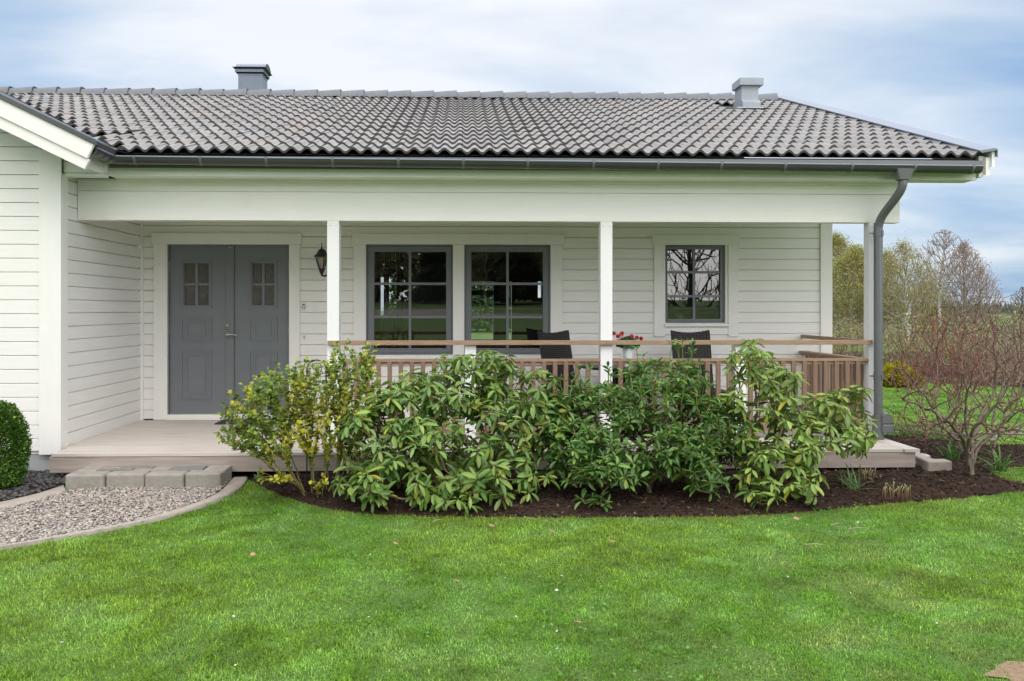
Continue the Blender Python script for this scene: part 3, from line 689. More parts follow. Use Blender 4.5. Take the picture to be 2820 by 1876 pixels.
# ================================================================ GROUND
def inpoly(P, poly):
    x, y = P[:, 0], P[:, 1]; res = np.zeros(len(P), bool); n = len(poly)
    for i in range(n):
        x1, y1 = poly[i]; x2, y2 = poly[(i+1) % n]
        if y1 == y2: continue
        c = ((y1 > y) != (y2 > y)) & (x < (x2-x1)*(y-y1)/(y2-y1) + x1); res ^= c
    return res
def polydist(P, poly):
    d = np.full(len(P), 1e9); n = len(poly)
    for i in range(n):
        a, b = np.array(poly[i]), np.array(poly[(i+1) % n]); ab = b - a
        t = np.clip(((P - a) @ ab) / max(ab @ ab, 1e-9), 0, 1); d = np.minimum(d, np.hypot(*(P - a - t[:, None]*ab).T))
    return d
_grids = {}
def vnoise(P, scale, seed):
    if seed not in _grids: _grids[seed] = np.random.default_rng(seed).random((64, 64))
    g = _grids[seed]; q = P*scale + 1000.0; i = np.floor(q).astype(int); f = q - i; f = f*f*(3-2*f); i %= 64; j = (i+1) % 64
    return (g[i[:,0],i[:,1]]*(1-f[:,0])*(1-f[:,1]) + g[j[:,0],i[:,1]]*f[:,0]*(1-f[:,1]) + g[i[:,0],j[:,1]]*(1-f[:,0])*f[:,1] + g[j[:,0],j[:,1]]*f[:,0]*f[:,1])
def smooth_poly(pts, n=5):
    """Catmull-Rom through open polyline"""
    p = [np.array(q, float) for q in pts]; p = [2*p[0]-p[1]] + p + [2*p[-1]-p[-2]]; o = []
    for i in range(1, len(p)-2):
        for k in range(n):
            t = k/n; o.append(tuple(.5*((2*p[i]) + (-p[i-1]+p[i+1])*t + (2*p[i-1]-5*p[i]+4*p[i+1]-p[i+2])*t*t + (-p[i-1]+3*p[i]-3*p[i+1]+p[i+2])*t**3)))
    o.append(tuple(p[-2])); return o
bed_front = smooth_poly([G(686, 1322), G(766, 1364), G(909, 1402), G(1077, 1420), G(1376, 1426), G(1675, 1426), G(1914, 1426), G(2094, 1420), G(2273, 1406), G(2452, 1388), G(2632, 1376), G(2790, 1357)])
bed = bed_front + [G(2860, 1350), G(2850, 1342), G(2780, 1327), G(2722, 1305), G(2745, 1291), G(2860, 1284), G(3000, 1260), G(3000, 1232), G(2700, 1228), G(2535, 1212), G(2440, 1203), (3.9, 9.6), (3.9, 8.3), (-2.0, 8.3), G(664, 1300)]
kerb_in = smooth_poly([G(640, 1311, .04), G(602, 1349, .04), G(540, 1379, .04), G(393, 1424, .04), G(210, 1460, .04), G(18, 1494, .04), G(-200, 1530, .04), G(-420, 1560, .04)])
kerb_out = smooth_poly([G(684, 1308, .04), G(654, 1343, .04), G(584, 1377, .04), G(441, 1420, .04), G(292, 1451, .04), G(112, 1483, .04), G(-108, 1517, .04), G(-420, 1568, .04)])
ledge_in = smooth_poly([G(180, 1346, .04), G(114, 1367, .04), G(54, 1382, .04), G(0, 1394, .04), G(-150, 1425, .04), G(-350, 1455, .04)])
ledge_out = smooth_poly([G(174, 1331, .04), G(112, 1351, .04), G(50, 1366, .04), G(0, 1377, .04), G(-150, 1403, .04), G(-350, 1430, .04)])
path_poly = kerb_in + ledge_in[::-1] + [(-2.4, 7.9)]
lbed = ledge_out + [(-8, 6.2), (-8, 8.2), (-3.6, 8.2)]
curb_zone = kerb_in + kerb_out[::-1]
m = MB(); m.add([(-700,-300,0),(700,-300,0),(700,900,0),(-700,900,0)], [(0,1,2,3)]); tag(m.build('ground', M['lawn']), kind='structure')
def sheet(name, poly, mat, step, hfun, kind='structure'):
    P = np.array(poly); x0, y0 = P.min(0) - step; x1, y1 = P.max(0) + step
    nx, ny = int((x1-x0)/step)+1, int((y1-y0)/step)+1
    gx, gy = np.meshgrid(x0 + np.arange(nx)*step, y0 + np.arange(ny)*step, indexing='ij'); Q = np.c_[gx.ravel(), gy.ravel()]
    ins = inpoly(Q, poly); d = polydist(Q, poly); z = np.where(ins, hfun(Q, d), -.02)
    ok = ins.reshape(nx, ny); I = np.arange(nx*ny).reshape(nx, ny)
    any_ = ok[:-1,:-1] | ok[1:,:-1] | ok[:-1,1:] | ok[1:,1:]
    q = np.stack([I[:-1,:-1], I[1:,:-1], I[1:,1:], I[:-1,1:]], -1)[any_]
    return tag(fast_mesh(name, np.c_[Q, z], [q], mat, smooth=True), kind=kind)
def bedh(Q, d): return .006 + .055*np.clip(d/.45, 0, 1)**.7 + (vnoise(Q, 9, 1)-.5)*.03*np.clip(d/.2, 0, 1) + (vnoise(Q, 31, 2)-.5)*.02
sheet('flower_bed', bed, M['soil'], .035, bedh)
sheet('hedge_bed', lbed, M['soil'], .05, lambda Q, d: .03 + (vnoise(Q, 20, 2)-.5)*.03)
sheet('gravel_path', path_poly, M['gsoil'], .06, lambda Q, d: np.full(len(Q), .014))
m = MB(); pts = smooth_poly([(-40,-9.6),(-14,-9.4),(-4,-9.8),(4,-10.6),(14,-11),(40,-11)])
sz = lambda y: float(np.interp(-y, [1, 4, 7.5, 11, 20, 70], [.004, .42, 1.05, 1.60, 1.95, 2.6])) + .012
for i in range(len(pts)-1):
    (a,b),(c,d) = pts[i], pts[i+1]; m.quad((a,b-1.0,sz(b-1)),(c,d-1.0,sz(d-1)),(c,d+1.0,sz(d+1)),(a,b+1.0,sz(b+1)))
tag(m.build('driveway', M['drive']), kind='structure')

def scatter(poly, n, rng, margin=0):
    P = np.array(poly); lo, hi = P.min(0), P.max(0); Q = lo + rng.random((n, 2))*(hi-lo); return Q[inpoly(Q, poly)]
def instances(name, tv, tf, pos, rot, scl, cols, mat, kind=None, parent=None, smooth=False):
    """tv: (T,V,3) templates, tf: face index arrays, rot: (n,3,3), scl: (n,3), cols: (n,3) or (n,V,3)"""
    n = len(pos); V = tv.shape[1]; ti = np.arange(n) % len(tv)
    v = tv[ti]*scl[:, None, :]; v = np.einsum('nij,nvj->nvi', rot, v) + pos[:, None, :]
    fs = [(f[None] + (np.arange(n)*V)[:, None, None]).reshape(-1, f.shape[1]) for f in tf]
    c = cols if cols.ndim == 3 else np.repeat(cols[:, None, :], V, 1)
    o = fast_mesh(name, v.reshape(-1, 3), fs, mat, parent, c.reshape(-1, 3), smooth)
    return tag(o, kind=kind) if kind else o
def rotz(a):
    z = np.zeros_like(a); return np.stack([np.cos(a), -np.sin(a), z, np.sin(a), np.cos(a), z, z, z, z+1], -1).reshape(-1, 3, 3)
def rotx(a):
    z = np.zeros_like(a); return np.stack([z+1, z, z, z, np.cos(a), -np.sin(a), z, np.sin(a), np.cos(a)], -1).reshape(-1, 3, 3)
def roty(a):
    z = np.zeros_like(a); return np.stack([np.cos(a), z, np.sin(a), z, z+1, z, -np.sin(a), z, np.cos(a)], -1).reshape(-1, 3, 3)
def ico_templates(k, seed, sub=1):
    bm = bmesh.new(); bmesh.ops.create_icosphere(bm, subdivisions=sub, radius=1); bm.verts.ensure_lookup_table()
    v = np.array([x.co for x in bm.verts]); f = np.array([[q.index for q in p.verts] for p in bm.faces]); bm.free(); r = np.random.default_rng(seed)
    return np.stack([v*(1 + r.normal(0, .10, (len(v), 1))) for _ in range(k)]), [f]
# gravel
r = np.random.default_rng(21)
tv, tf = ico_templates(16, 3, 1)
Q = scatter(path_poly, 22000, r); Q = Q[(polydist(Q, path_poly) > .012)]; n = len(Q)
s = r.uniform(.0055, .0125, n); pal = np.array([[.36,.33,.305],[.30,.28,.265],[.22,.215,.215],[.36,.30,.25],[.12,.125,.14],[.46,.44,.41],[.30,.26,.225]])
cols = pal[r.choice(7, n, p=[.24,.22,.15,.13,.07,.10,.09])]*np.array([1.03,.99,.95])*r.uniform(.75, 1.2, (n,1))
instances('gravel', tv, tf, np.c_[Q, .014 + s*.35 + r.uniform(0, .010, n)], rotz(r.uniform(0, 6.3, n)) @ rotx(r.normal(0, .25, n)), np.c_[s*r.uniform(.9,1.6,n), s, s*.62], cols, M['pebble'], 'stuff')
# dark stones and bits in the bed beside the wing
Q = scatter(lbed, 9000, r); Q = Q[Q[:,0] > -5.2]; n = len(Q); s = r.uniform(.008, .022, n)
instances('dark_gravel', tv, tf, np.c_[Q, .03 + s*.3], rotz(r.uniform(0, 6.3, n)), np.c_[s*1.3, s, s*.7], np.array([[.05,.05,.052]])*r.uniform(.5, 1.9, (n,1)), M['pebble'], 'stuff')
# white pebbles beside the deck end
wp = [G(2497, 1284), G(2520, 1298), G(2556, 1303), G(2560, 1278), G(2528, 1268), (4.36, 8.4)]
Q = scatter(wp, 1500, r); n = len(Q); s = r.uniform(.008, .017, n)
instances('white_pebbles', tv, tf, np.c_[Q, .075 + s*.4], rotz(r.uniform(0, 6.3, n)) @ rotx(r.normal(0,.4,n)), np.c_[s*1.3, s, s*.7], np.array([[.66,.63,.62]])*r.uniform(.5, 1.15, (n,1)), M['pebble'], 'stuff')
# bark chips
Q = scatter(bed, 34000, r); n = len(Q); d = polydist(Q, bed)
chv = np.array([[[-1,-1,-1],[1,-1,-1],[1,1,-1],[-1,1,-1],[-.8,-1,1],[.9,-.8,1],[.8,1,1],[-1,.7,1]]], float); chf = [np.array([[4,5,6,7],[0,1,5,4],[1,2,6,5],[2,3,7,6],[3,0,4,7]])]
L = r.uniform(.005, .026, n)
cols = np.array([[.034,.021,.015]])*r.lognormal(0, .45, (n,1)) + r.normal(0,.003,(n,3)).clip(0); sel = r.random(n) < .06; cols[sel] *= 3.4
instances('bark_chips', chv, chf, np.c_[Q, bedh(Q, d) + .004], rotz(r.uniform(0,6.3,n)) @ rotx(r.normal(0,.35,n)) @ roty(r.normal(0,.35,n)), np.c_[L, r.uniform(.003,.009,n), np.full(n,.002)], cols.clip(.01,.4), M['chip'], 'stuff')
# kerbs: cast edging laid in lengths along the path
def strip_poly(inner, outer, cuts, label, group, names='edging_kerb', z=.030):
    n = len(inner) - 1
    for k in range(len(cuts)-1):
        a, b = cuts[k], cuts[k+1]; rng_ = np.linspace(a, b, max(3, int((b-a)*n)+2)); mb = MB(); vs = []
        for t in rng_:
            f = t*n; i = min(int(f), n-1); q = f - i
            p, w = [np.array(c[i])*(1-q) + np.array(c[i+1])*q for c in (inner, outer)]
            e = .12; vs += [(*p, -.02), (*(p + (w-p)*.02), z-.012), (*(p + (w-p)*e), z), (*(w + (p-w)*e), z), (*(w + (p-w)*.02), z-.012), (*w, -.02)]
        ns = len(rng_); w6 = 6
        fs = [(i*w6+j, i*w6+j+1, (i+1)*w6+j+1, (i+1)*w6+j) for i in range(ns-1) for j in range(5)] + [(5,4,3,2,1,0), tuple(range((ns-1)*w6, ns*w6))]
        mb.add(vs, fs); o = mb.build(names, M['edging'], smooth=True); tag(o, label if isinstance(label, str) else label[k], 'kerb', group)
strip_poly(kerb_in, kerb_out, [0, .138, .30, .45, .62, .80, 1.0],
  ['short pale kerb length rising beside the block step to the bed', 'curved pale kerb length between gravel and lawn just past the step', 'pale kerb length along the lawn at the middle of the gravel path', 'long pale kerb length along the lawn near the path mouth', 'pale concrete kerb length running out of the picture beside the lawn', 'pale concrete kerb end lying outside the picture'], 'kerb lengths between gravel path and lawn')
strip_poly(ledge_in, ledge_out, [0, .205, .41, .66, 1.0],
  ['grey kerb stone touching the corner of the block step', 'grey kerb stone between dark bed and gravel, second from the step', 'grey kerb stone between dark bed and gravel under the boxwood ball', 'grey kerb stone of the hedge bed outside the picture'], 'kerb stones between hedge bed and gravel')
def kerbstone(p, q, w, z0, z1, label):
    p, q = np.array(p), np.array(q); d = (q-p)/np.linalg.norm(q-p); nrm = np.array([-d[1], d[0]])*w; mb = MB()
    vs = [(*c, zz) for zz in (z0, z1) for c in (p, q, q+nrm, p+nrm)]
    mb.add(vs, [(0,3,2,1),(4,5,6,7),(0,1,5,4),(1,2,6,5),(2,3,7,6),(3,0,4,7)]); o = mb.build('kerb_stone', M['edging']); b = o.modifiers.new('edge','BEVEL'); b.width = .016; b.segments = 3
    tag(o, label, 'kerb stone', 'kerb stones beyond the deck end')
kerbstone(G(2556, 1306, .03), G(2623, 1306, .03), .13, .0, .155, 'short concrete kerb stone beside the white pebbles near the bare shrub')
kerbstone((4.50, 7.93), (4.50, 8.75), .0, .0, .13, '') if False else None
kerbstone(np.array(G(2556, 1306, .03)) + np.array([.03, .14]), (4.56, 8.45), -.12, .0, .148, 'long concrete kerb stone running back along the deck end')

# ---------------------------------------------------------------- lawn blades
r = np.random.default_rng(33)
def blades(P, hmin, hmax, wmul, r):
    n = len(P)
    patch = vnoise(P, 1.1, 41); fine = vnoise(P, 4.5, 42); tuft = vnoise(P, 13, 43); dry = vnoise(P, .8, 44); dr2 = vnoise(P, 6, 45)
    keep = r.random(n) < .66 + .45*tuft; P, patch, fine, tuft, dry, dr2 = P[keep], patch[keep], fine[keep], tuft[keep], dry[keep], dr2[keep]; n = len(P)
    h = (hmin + (hmax-hmin)*r.random(n)**1.6)*(.62 + .7*tuft)*(.75+.45*patch); w = r.uniform(.0011, .0023, n)*wmul
    a = r.uniform(0, 6.283, n) + 2.5*(vnoise(P, 3, 46)-.5); lean = np.abs(r.normal(.60, .50, n)) + .35; dx, dy = np.cos(a), np.sin(a)
    # blade faces roughly upward: width across the lean
    wx_, wy_ = -dy*w, dx*w
    b = np.c_[P, np.full(n, -.004)]
    m1 = b + np.c_[dx*np.sin(lean*.5)*h*.55, dy*np.sin(lean*.5)*h*.55, np.cos(lean*.5)*h*.6]
    tp = m1 + np.c_[dx*np.sin(lean*1.3)*h*.5, dy*np.sin(lean*1.3)*h*.5, np.cos(lean*1.3)*h*.45]
    W = np.c_[wx_, wy_, np.zeros(n)]
    V = np.stack([b-W, b+W, m1+W*.8, m1-W*.8, tp], 1)
    g = np.array([.138,.305,.022]); y = np.array([.245,.365,.034]); bl = np.array([.180,.315,.095]); br = np.array([.30,.25,.11])
    t1 = np.clip((patch-.35)*2.2, 0, 1)[:,None]; t2 = np.clip((fine-.45)*2, 0, 1)[:,None]
    c = g*(1-t1) + y*t1*.7 + g*t1*.3; c = c*(1-t2*.55) + bl*t2*.55
    c = c*(1 - .30*np.clip((dry-.62)*4,0,1)[:,None]*np.clip((dr2-.4)*3,0,1)[:,None]) + br*(.30*np.clip((dry-.62)*4,0,1)[:,None]*np.clip((dr2-.4)*3,0,1)[:,None])
    de = r.random(n) < .025; c[de] = br*.9
    moss = np.clip(1 - polydist(P, bed)/.30, 0, 1)*np.clip((dr2-.25)*2, 0, 1)*.65; c = c*(1-moss[:,None]) + np.array([.20,.21,.035])*moss[:,None]
    c = c*r.lognormal(0, .34, (n,1))*(.72+.56*fine[:,None])*(.88+.24*vnoise(P, 2.3, 49)[:,None])*(.80+.4*vnoise(P, 9.5, 50)[:,None]); C = np.repeat(c[:,None,:], 5, 1); C[:, 4] *= 1.06
    return V, C
def lawn_ok(P): return ~(inpoly(P, bed) | inpoly(P, path_poly) | inpoly(P, curb_zone) | inpoly(P, lbed) | ((P[:,1] > 7.6) & (P[:,0] < 4.6) & (P[:,1] < 18)))
def band(y0, y1, dens, xl=-.70, xr=.80):
    n = int((y1-y0)*(xr-xl)*y1*dens); Y = r.uniform(y0, y1, n); X = r.uniform(xl*y1, xr*y1, n); P = np.c_[X, Y]
    P = P[(X > xl*Y - .25) & (X < xr*Y + .25)]; return P[lawn_ok(P)]
Pn = np.concatenate([band(2.9, 4.2, 27000), band(4.2, 5.4, 22000), band(5.4, 8.6, 17000)])
bare = np.array(G(2835, 1862)); Pn = Pn[np.hypot(*((Pn - bare)*np.array([1, 1.3])).T) > (.19 + .10*(vnoise(Pn, 9, 47)-.5))*r.random(len(Pn))**.35]
V, C = blades(Pn, .014, .036, 1.0, r)
n = 330000; Yo = r.uniform(2.3, 8.6, n); Po = np.c_[r.uniform(-1.25, 1.4, n)*Yo, Yo]; t = Po[:,0]/Yo; Po = Po[((t < -.70 - .2/Yo) | (t > .80 + .2/Yo) | (Yo < 2.9)) & lawn_ok(Po)]; Vo, Co = blades(Po, .016, .040, 1.7, r)
# far lawn beyond the house end
n = 420000; Pf = np.c_[r.uniform(4.6, 16, n), r.uniform(8.4, 18.5, n)]; Pf = Pf[lawn_ok(Pf) & (Pf[:,0] > Pf[:,1]*.36)]; Vf, Cf = blades(Pf, .02, .038, 2.3, r); Cf = Cf*1.12
V = np.concatenate([V, Vo, Vf]); C = np.concatenate([C, Co, Cf]); n = len(V); i0 = np.arange(n)*5
quads = np.stack([i0, i0+1, i0+2, i0+3], 1); tris = np.stack([i0+3, i0+2, i0+4], 1)
m = MB(); cx0, cy0 = G(2850, 1862); m.add([(cx0 + (.19+.05*math.sin(k*2.3))*math.cos(k*math.pi/9), cy0 + (.12+.03*math.sin(k*1.7))*math.sin(k*math.pi/9), .006) for k in range(18)], [tuple(range(18))]); tag(m.build('bare_earth', material('bare_earth', (.21,.145,.09), .9, noise=(40,.35), bump=(60,.8))), kind='structure')
tag(fast_mesh('grass', V.reshape(-1,3), [quads, tris], M['blade'], None, C.reshape(-1,3)), kind='stuff')
# clover and small weeds in the turf
n = 9000; P = np.c_[r.uniform(-4.5, 5, n), r.uniform(3.2, 7, n)]; P = P[lawn_ok(P) & (vnoise(P, 1.7, 48) > .66)]; n = len(P)
oct_ = np.array([[math.cos(k*1.0472), math.sin(k*1.0472), .12*(k % 2)] for k in range(6)])[None]; s = r.uniform(.004, .011, n)
instances('clover', oct_, [np.array([[0,1,2,3],[0,3,4,5]])], np.c_[P, r.uniform(.02,.042,n)], rotz(r.uniform(0,6.3,n)) @ rotx(r.normal(0,.35,n)), np.c_[s,s,s], np.array([[.10,.25,.04]])*r.uniform(.6,1.4,(n,1)), M['leafs'], 'stuff')

# ================================================================ PLANT KIT
def grow(base, tips, r, step=.07, bf=.35, bend=.25, jit=.012, up=.0, asc=None):
    """joins every tip to the growing branch net; returns node positions, parents, tip node ids"""
    base = np.atleast_2d(base); nodes = [b for b in base]; par = [-1]*len(base); pl = [0.0]*len(base); dirs = [np.array([0,0,1.0])]*len(base)
    N = np.zeros((len(tips)*60 + 50, 3)); PLn = np.zeros(len(N)); N[:len(base)] = base; cnt = len(base); ends = []
    order = np.argsort([np.min(np.linalg.norm(base - t, axis=1)) for t in tips])
    for ti in order:
        t = tips[ti]; d = np.linalg.norm(N[:cnt] - t, axis=1) + np.maximum(N[:cnt, 2] - t[2], 0)*.8
        if asc is not None:
            hd = np.hypot(N[:cnt,0]-t[0], N[:cnt,1]-t[1]); d = np.hypot(hd*1.2, (t[2]-N[:cnt,2]) - asc*hd - .05) + .25*d
        q = int(np.argmin(d + bf*PLn[:cnt]))
        p0 = N[q]; D = np.linalg.norm(t - p0); k = max(1, int(D/step)); ctrl = p0 + dirs[q]*D*bend*1.6 + (t-p0)*.25 + np.array([0,0,up*D]); prev = q
        for j in range(1, k+1):
            s = j/k; p = p0*(1-s)**2 + ctrl*2*s*(1-s) + t*s*s
            if j < k: p = p + r.normal(0, jit, 3)
            if cnt >= len(N): break
            N[cnt] = p; PLn[cnt] = PLn[prev] + np.linalg.norm(p - N[prev]); dv = p - N[prev]; dirs.append(dv/(np.linalg.norm(dv)+1e-9)); par.append(prev); prev = cnt; cnt += 1
        ends.append((ti, prev))
    return N[:cnt].copy(), np.array(par), ends
def branch_mesh(name, N, par, ends, mat, parent, rtip, expo, rmax, col_thin, col_thick, sides=5, cthr=(.004,.02), r=None):
    cntc = np.zeros(len(N)); 
    for _, e in ends: cntc[e] += 1
    for i in range(len(N)-1, -1, -1):
        if par[i] >= 0: cntc[par[i]] += cntc[i]
    rad = np.minimum(rtip*np.maximum(cntc, 1)**expo, rmax); e = np.where(par >= 0)[0]; p0, p1 = N[par[e]], N[e]; r0, r1 = rad[par[e]], rad[e]
    r0 = np.minimum(r0, r1*1.8)
    d = p1 - p0; L = np.linalg.norm(d, axis=1, keepdims=True); d = d/np.maximum(L, 1e-9); a = np.cross(d, np.where(np.abs(d[:, 2:3]) > .9, [[1.,0,0]], [[0,0,1.]])); a /= np.linalg.norm(a, axis=1, keepdims=True); b = np.cross(d, a)
    an = np.arange(sides)*2*math.pi/sides; ring = a[:, None]*np.cos(an)[None,:,None] + b[:, None]*np.sin(an)[None,:,None]
    p1 = p1 + d*r1[:, None]*.5
    V = np.concatenate([p0[:,None] + ring*r0[:,None,None], p1[:,None] + ring*r1[:,None,None]], 1); n = len(e); k = np.arange(sides); f = np.stack([k, (k+1) % sides, sides+(k+1) % sides, sides+k], 1)
    F_ = (f[None] + (np.arange(n)*2*sides)[:,None,None]).reshape(-1, 4)
    t0, t1 = [np.clip((q-cthr[0])/(cthr[1]-cthr[0]), 0, 1)[:,None] for q in (r0, r1)]; ct, ck = np.array(col_thin), np.array(col_thick)
    C = np.concatenate([np.repeat((ct*(1-t0)+ck*t0)[:,None], sides, 1), np.repeat((ct*(1-t1)+ck*t1)[:,None], sides, 1)], 1)
    return fast_mesh(name, V.reshape(-1,3), [F_], mat, parent, C.reshape(-1,3), True)
def leaf_templates(widths, ts, fold, droops, curl=0):
    """leaf along +Y, unit length, width factor; normal +Z"""
    out = []
    for dr in droops:
        v = []
        for t, w in zip(ts, widths):
            z = -dr*t*t; v += [[-w, t, z + fold*w], [0, t, z], [w, t, z + fold*w]]
        out.append(v)
    k = len(ts); f = []
    for i in range(k-1): f += [[3*i, 3*i+1, 3*i+4, 3*i+3], [3*i+1, 3*i+2, 3*i+5, 3*i+4]]
    return np.array(out, float), [np.array(f)]
def frames(d, up, roll=None):
    """rotation with Y=d, Z close to up"""
    d = d/np.linalg.norm(d, axis=1, keepdims=True); x = np.cross(d, up); nx = np.linalg.norm(x, axis=1, keepdims=True); x = np.where(nx > 1e-3, x/np.maximum(nx,1e-9), [[1.,0,0]]); z = np.cross(x, d)
    if roll is not None: c, s = np.cos(roll)[:,None], np.sin(roll)[:,None]; x, z = x*c + z*s, z*c - x*s
    return np.stack([x, d, z], -1)
def blob_points(blobs, n, r, shell=.35):
    """blobs: (u, v, Y, ru, rv, ry) ellipsoids measured on the photo at distance Y"""
    B = []; 
    for u, v, Y, ru, rv, ry in blobs: s = PD(u, Y)/F; B.append((PX(u, Y), Y, PZ(u, v, Y), ru*s, ry, rv*s))
    B = np.array(B); w = (B[:,3]*B[:,4]*B[:,5])**.75; k = r.choice(len(B), n*3, p=w/w.sum()); q = r.normal(size=(n*3, 3)); q /= np.linalg.norm(q, axis=1, keepdims=True)
    rad = r.random((n*3, 1))**shell; P = B[k,:3] + q*rad*B[k][:, 3:6]; nor = q/B[k][:, 3:6]; nor /= np.linalg.norm(nor, axis=1, keepdims=True)
    # drop points deep inside another blob
    deep = np.zeros(len(P), bool)
    for b in B: deep |= (np.sum(((P-b[:3])/b[3:6])**2, 1) < .30)
    ok = ~deep & (P[:,2] > .09); return P[ok][:n], nor[ok][:n]
def whorls(tips, axes, nl, elev, length, wid, r, templates, cols, hang=0.0, lenvar=.26):
    """rosettes of leaves round each tip; elev=(mean,sd) of leaf above the plane across the axis"""
    n = len(tips); K = nl; ph = r.uniform(0, 6.28, n); pos, D, UP, S, CC = [], [], [], [], []
    a = np.cross(axes, np.where(np.abs(axes[:,2:3]) > .9, [[1.,0,0]], [[0,0,1.]])); a /= np.linalg.norm(a, axis=1, keepdims=True); b = np.cross(axes, a)
    for k in range(K):
        on = r.random(n) < (1.0 if k < K*.6 else .7); an = ph + k*2.39996 + r.normal(0, .15, n); el = r.normal(elev[0] - elev[2]*k/K, elev[1], n)
        d = (a*np.cos(an)[:,None] + b*np.sin(an)[:,None])*np.cos(el)[:,None] + axes*np.sin(el)[:,None]; d[:,2] -= hang*(.4 + .6*k/K); d /= np.linalg.norm(d, axis=1, keepdims=True)
        p = tips - axes*(.004*k) + d*.012; L = length*r.normal(1, lenvar, n).clip(.5, 1.5)*(1 - .15*(k < 2)); W = L*wid*r.uniform(.8, 1.2, n)
        pos.append(p[on]); D.append(d[on]); UP.append((axes + np.array([0,0,.6]))[on]); S.append(np.c_[W, L, L][on]); cc = cols(n, k, r); old = (r.random(n) < .22*(k/K)**2)[:,None]; CC.append(np.where(old, cc*np.array([1.7,1.15,.7]), cc)[on])
    pos, D, UP, S, CC = map(np.concatenate, (pos, D, UP, S, CC)); return pos, frames(D, UP, r.normal(0, .30, len(D))), S, CC
RT = leaf_templates([.06,.33,.50,.49,.33,.05], [0,.20,.42,.66,.88,1.0], .22, [.0,.08,.16,.26])
ST = leaf_templates([.06,.42,.46,.04], [0,.35,.65,1.0], .30, [.05,.2,.32])
FT = leaf_templates([.05,.5,.05], [0,.5,1.0], .25, [.0,.2])
def mixcol(pairs, sd=.16):
    A_ = np.array([p[0] for p in pairs]); w = np.array([p[1] for p in pairs]); w = w/w.sum()
    def f(n, k, r): return A_[r.choice(len(A_), n, p=w)]*r.lognormal(0, sd, (n,1))
    return f
def buds(name, pts, axes, L, mat, parent, r, col=(.35,.22,.10)):
    tv_, tf_ = ico_templates(3, 9, 1); n = len(pts); s = r.uniform(.7, 1.2, n)*L
    return instances(name, tv_, tf_, pts + axes*(s*.8)[:,None], frames(axes, np.tile([[0,1.,.1]], (n,1))), np.c_[s*.33, s, s*.33], np.array([col])*r.uniform(.8,1.3,(n,1)), mat, None, parent, True)
# ================================================================ SHRUBS IN THE BED
def rhodo(label, base, blobs, n, nl, elev, length, wid, cols, hang, seed, bud=.3, stemcol=((.20,.13,.07),(.13,.10,.075)), upbias=.8, young=None, nbase=3):
    r = np.random.default_rng(seed); bx, by = base; root = empty('rhododendron', (bx, by, .03), label, 'shrub', 'rhododendrons in front of the porch railing')
    P, nor = blob_points(blobs, n, r); c = P.mean(0); ax = nor*.7 + np.array([0,0,upbias]) + r.normal(0,.25,(len(P),3)); ax /= np.linalg.norm(ax, axis=1, keepdims=True)
    bases = np.array([[bx + r.normal(0,.09), by + r.normal(0,.06), .02] for _ in range(nbase)])
    N, par, ends = grow(bases, P - ax*.05, r, step=.07, bf=.30, bend=.22, jit=.010)
    # short straight shoots to each rosette
    k0 = len(N); tips = []; NN = [N]; pp = [par]; en = []
    for i, (ti, e) in enumerate(ends): NN.append(P[ti][None]); pp.append(np.array([e])); en.append((ti, k0+i))
    branch_mesh('branch', np.concatenate(NN), np.concatenate(pp), en, M['bark'], root, .0032, .40, .022, stemcol[0], stemcol[1], 5, (.004,.012))
    pos, rot, S, CC = whorls(P, ax, nl, elev, length, wid, r, RT, cols, hang)
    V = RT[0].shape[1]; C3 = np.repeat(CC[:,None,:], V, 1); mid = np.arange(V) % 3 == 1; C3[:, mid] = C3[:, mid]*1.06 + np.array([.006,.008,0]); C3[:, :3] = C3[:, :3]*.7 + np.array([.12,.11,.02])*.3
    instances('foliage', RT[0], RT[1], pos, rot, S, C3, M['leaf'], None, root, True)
    sel = r.random(len(P)) < bud; buds('bud', P[sel], ax[sel], .011, M['leafs'], root, r)
    if young is not None: young(P, ax, root, r)
    return root
light = mixcol([((.155,.260,.052),5), ((.105,.205,.046),4), ((.20,.295,.058),2), ((.22,.24,.05),.7)])
pale = mixcol([((.185,.285,.055),5), ((.135,.235,.05),3), ((.25,.32,.07),2)])
darkc = mixcol([((.085,.185,.036),5), ((.056,.135,.030),4), ((.15,.26,.046),2)])
YS = 6.95
rhodo('broad light green rhododendron with long drooping leaves next to the yellow leaved shrub', (PX(1290,6.9), 6.9),
  [(1310,1005,7.15,115,55,.28), (1240,1070,7.1,170,75,.36), (1120,1120,7.0,125,75,.34), (1050,1190,6.85,135,95,.36), (1280,1190,6.9,270,115,.42), (1110,1330,6.6,195,80,.34), (1390,1300,6.75,140,95,.34), (1470,1080,7.1,85,75,.30), (1500,1160,7.0,95,95,.32), (1215,1270,6.6,240,105,.34), (1340,1025,7.2,70,80,.2), (1560,1200,7.0,70,80,.25), (1290,1360,6.5,140,50,.25)],
  560, 10, (-.10,.22,.46), .094, .33, light, .06, 101, bud=.35)
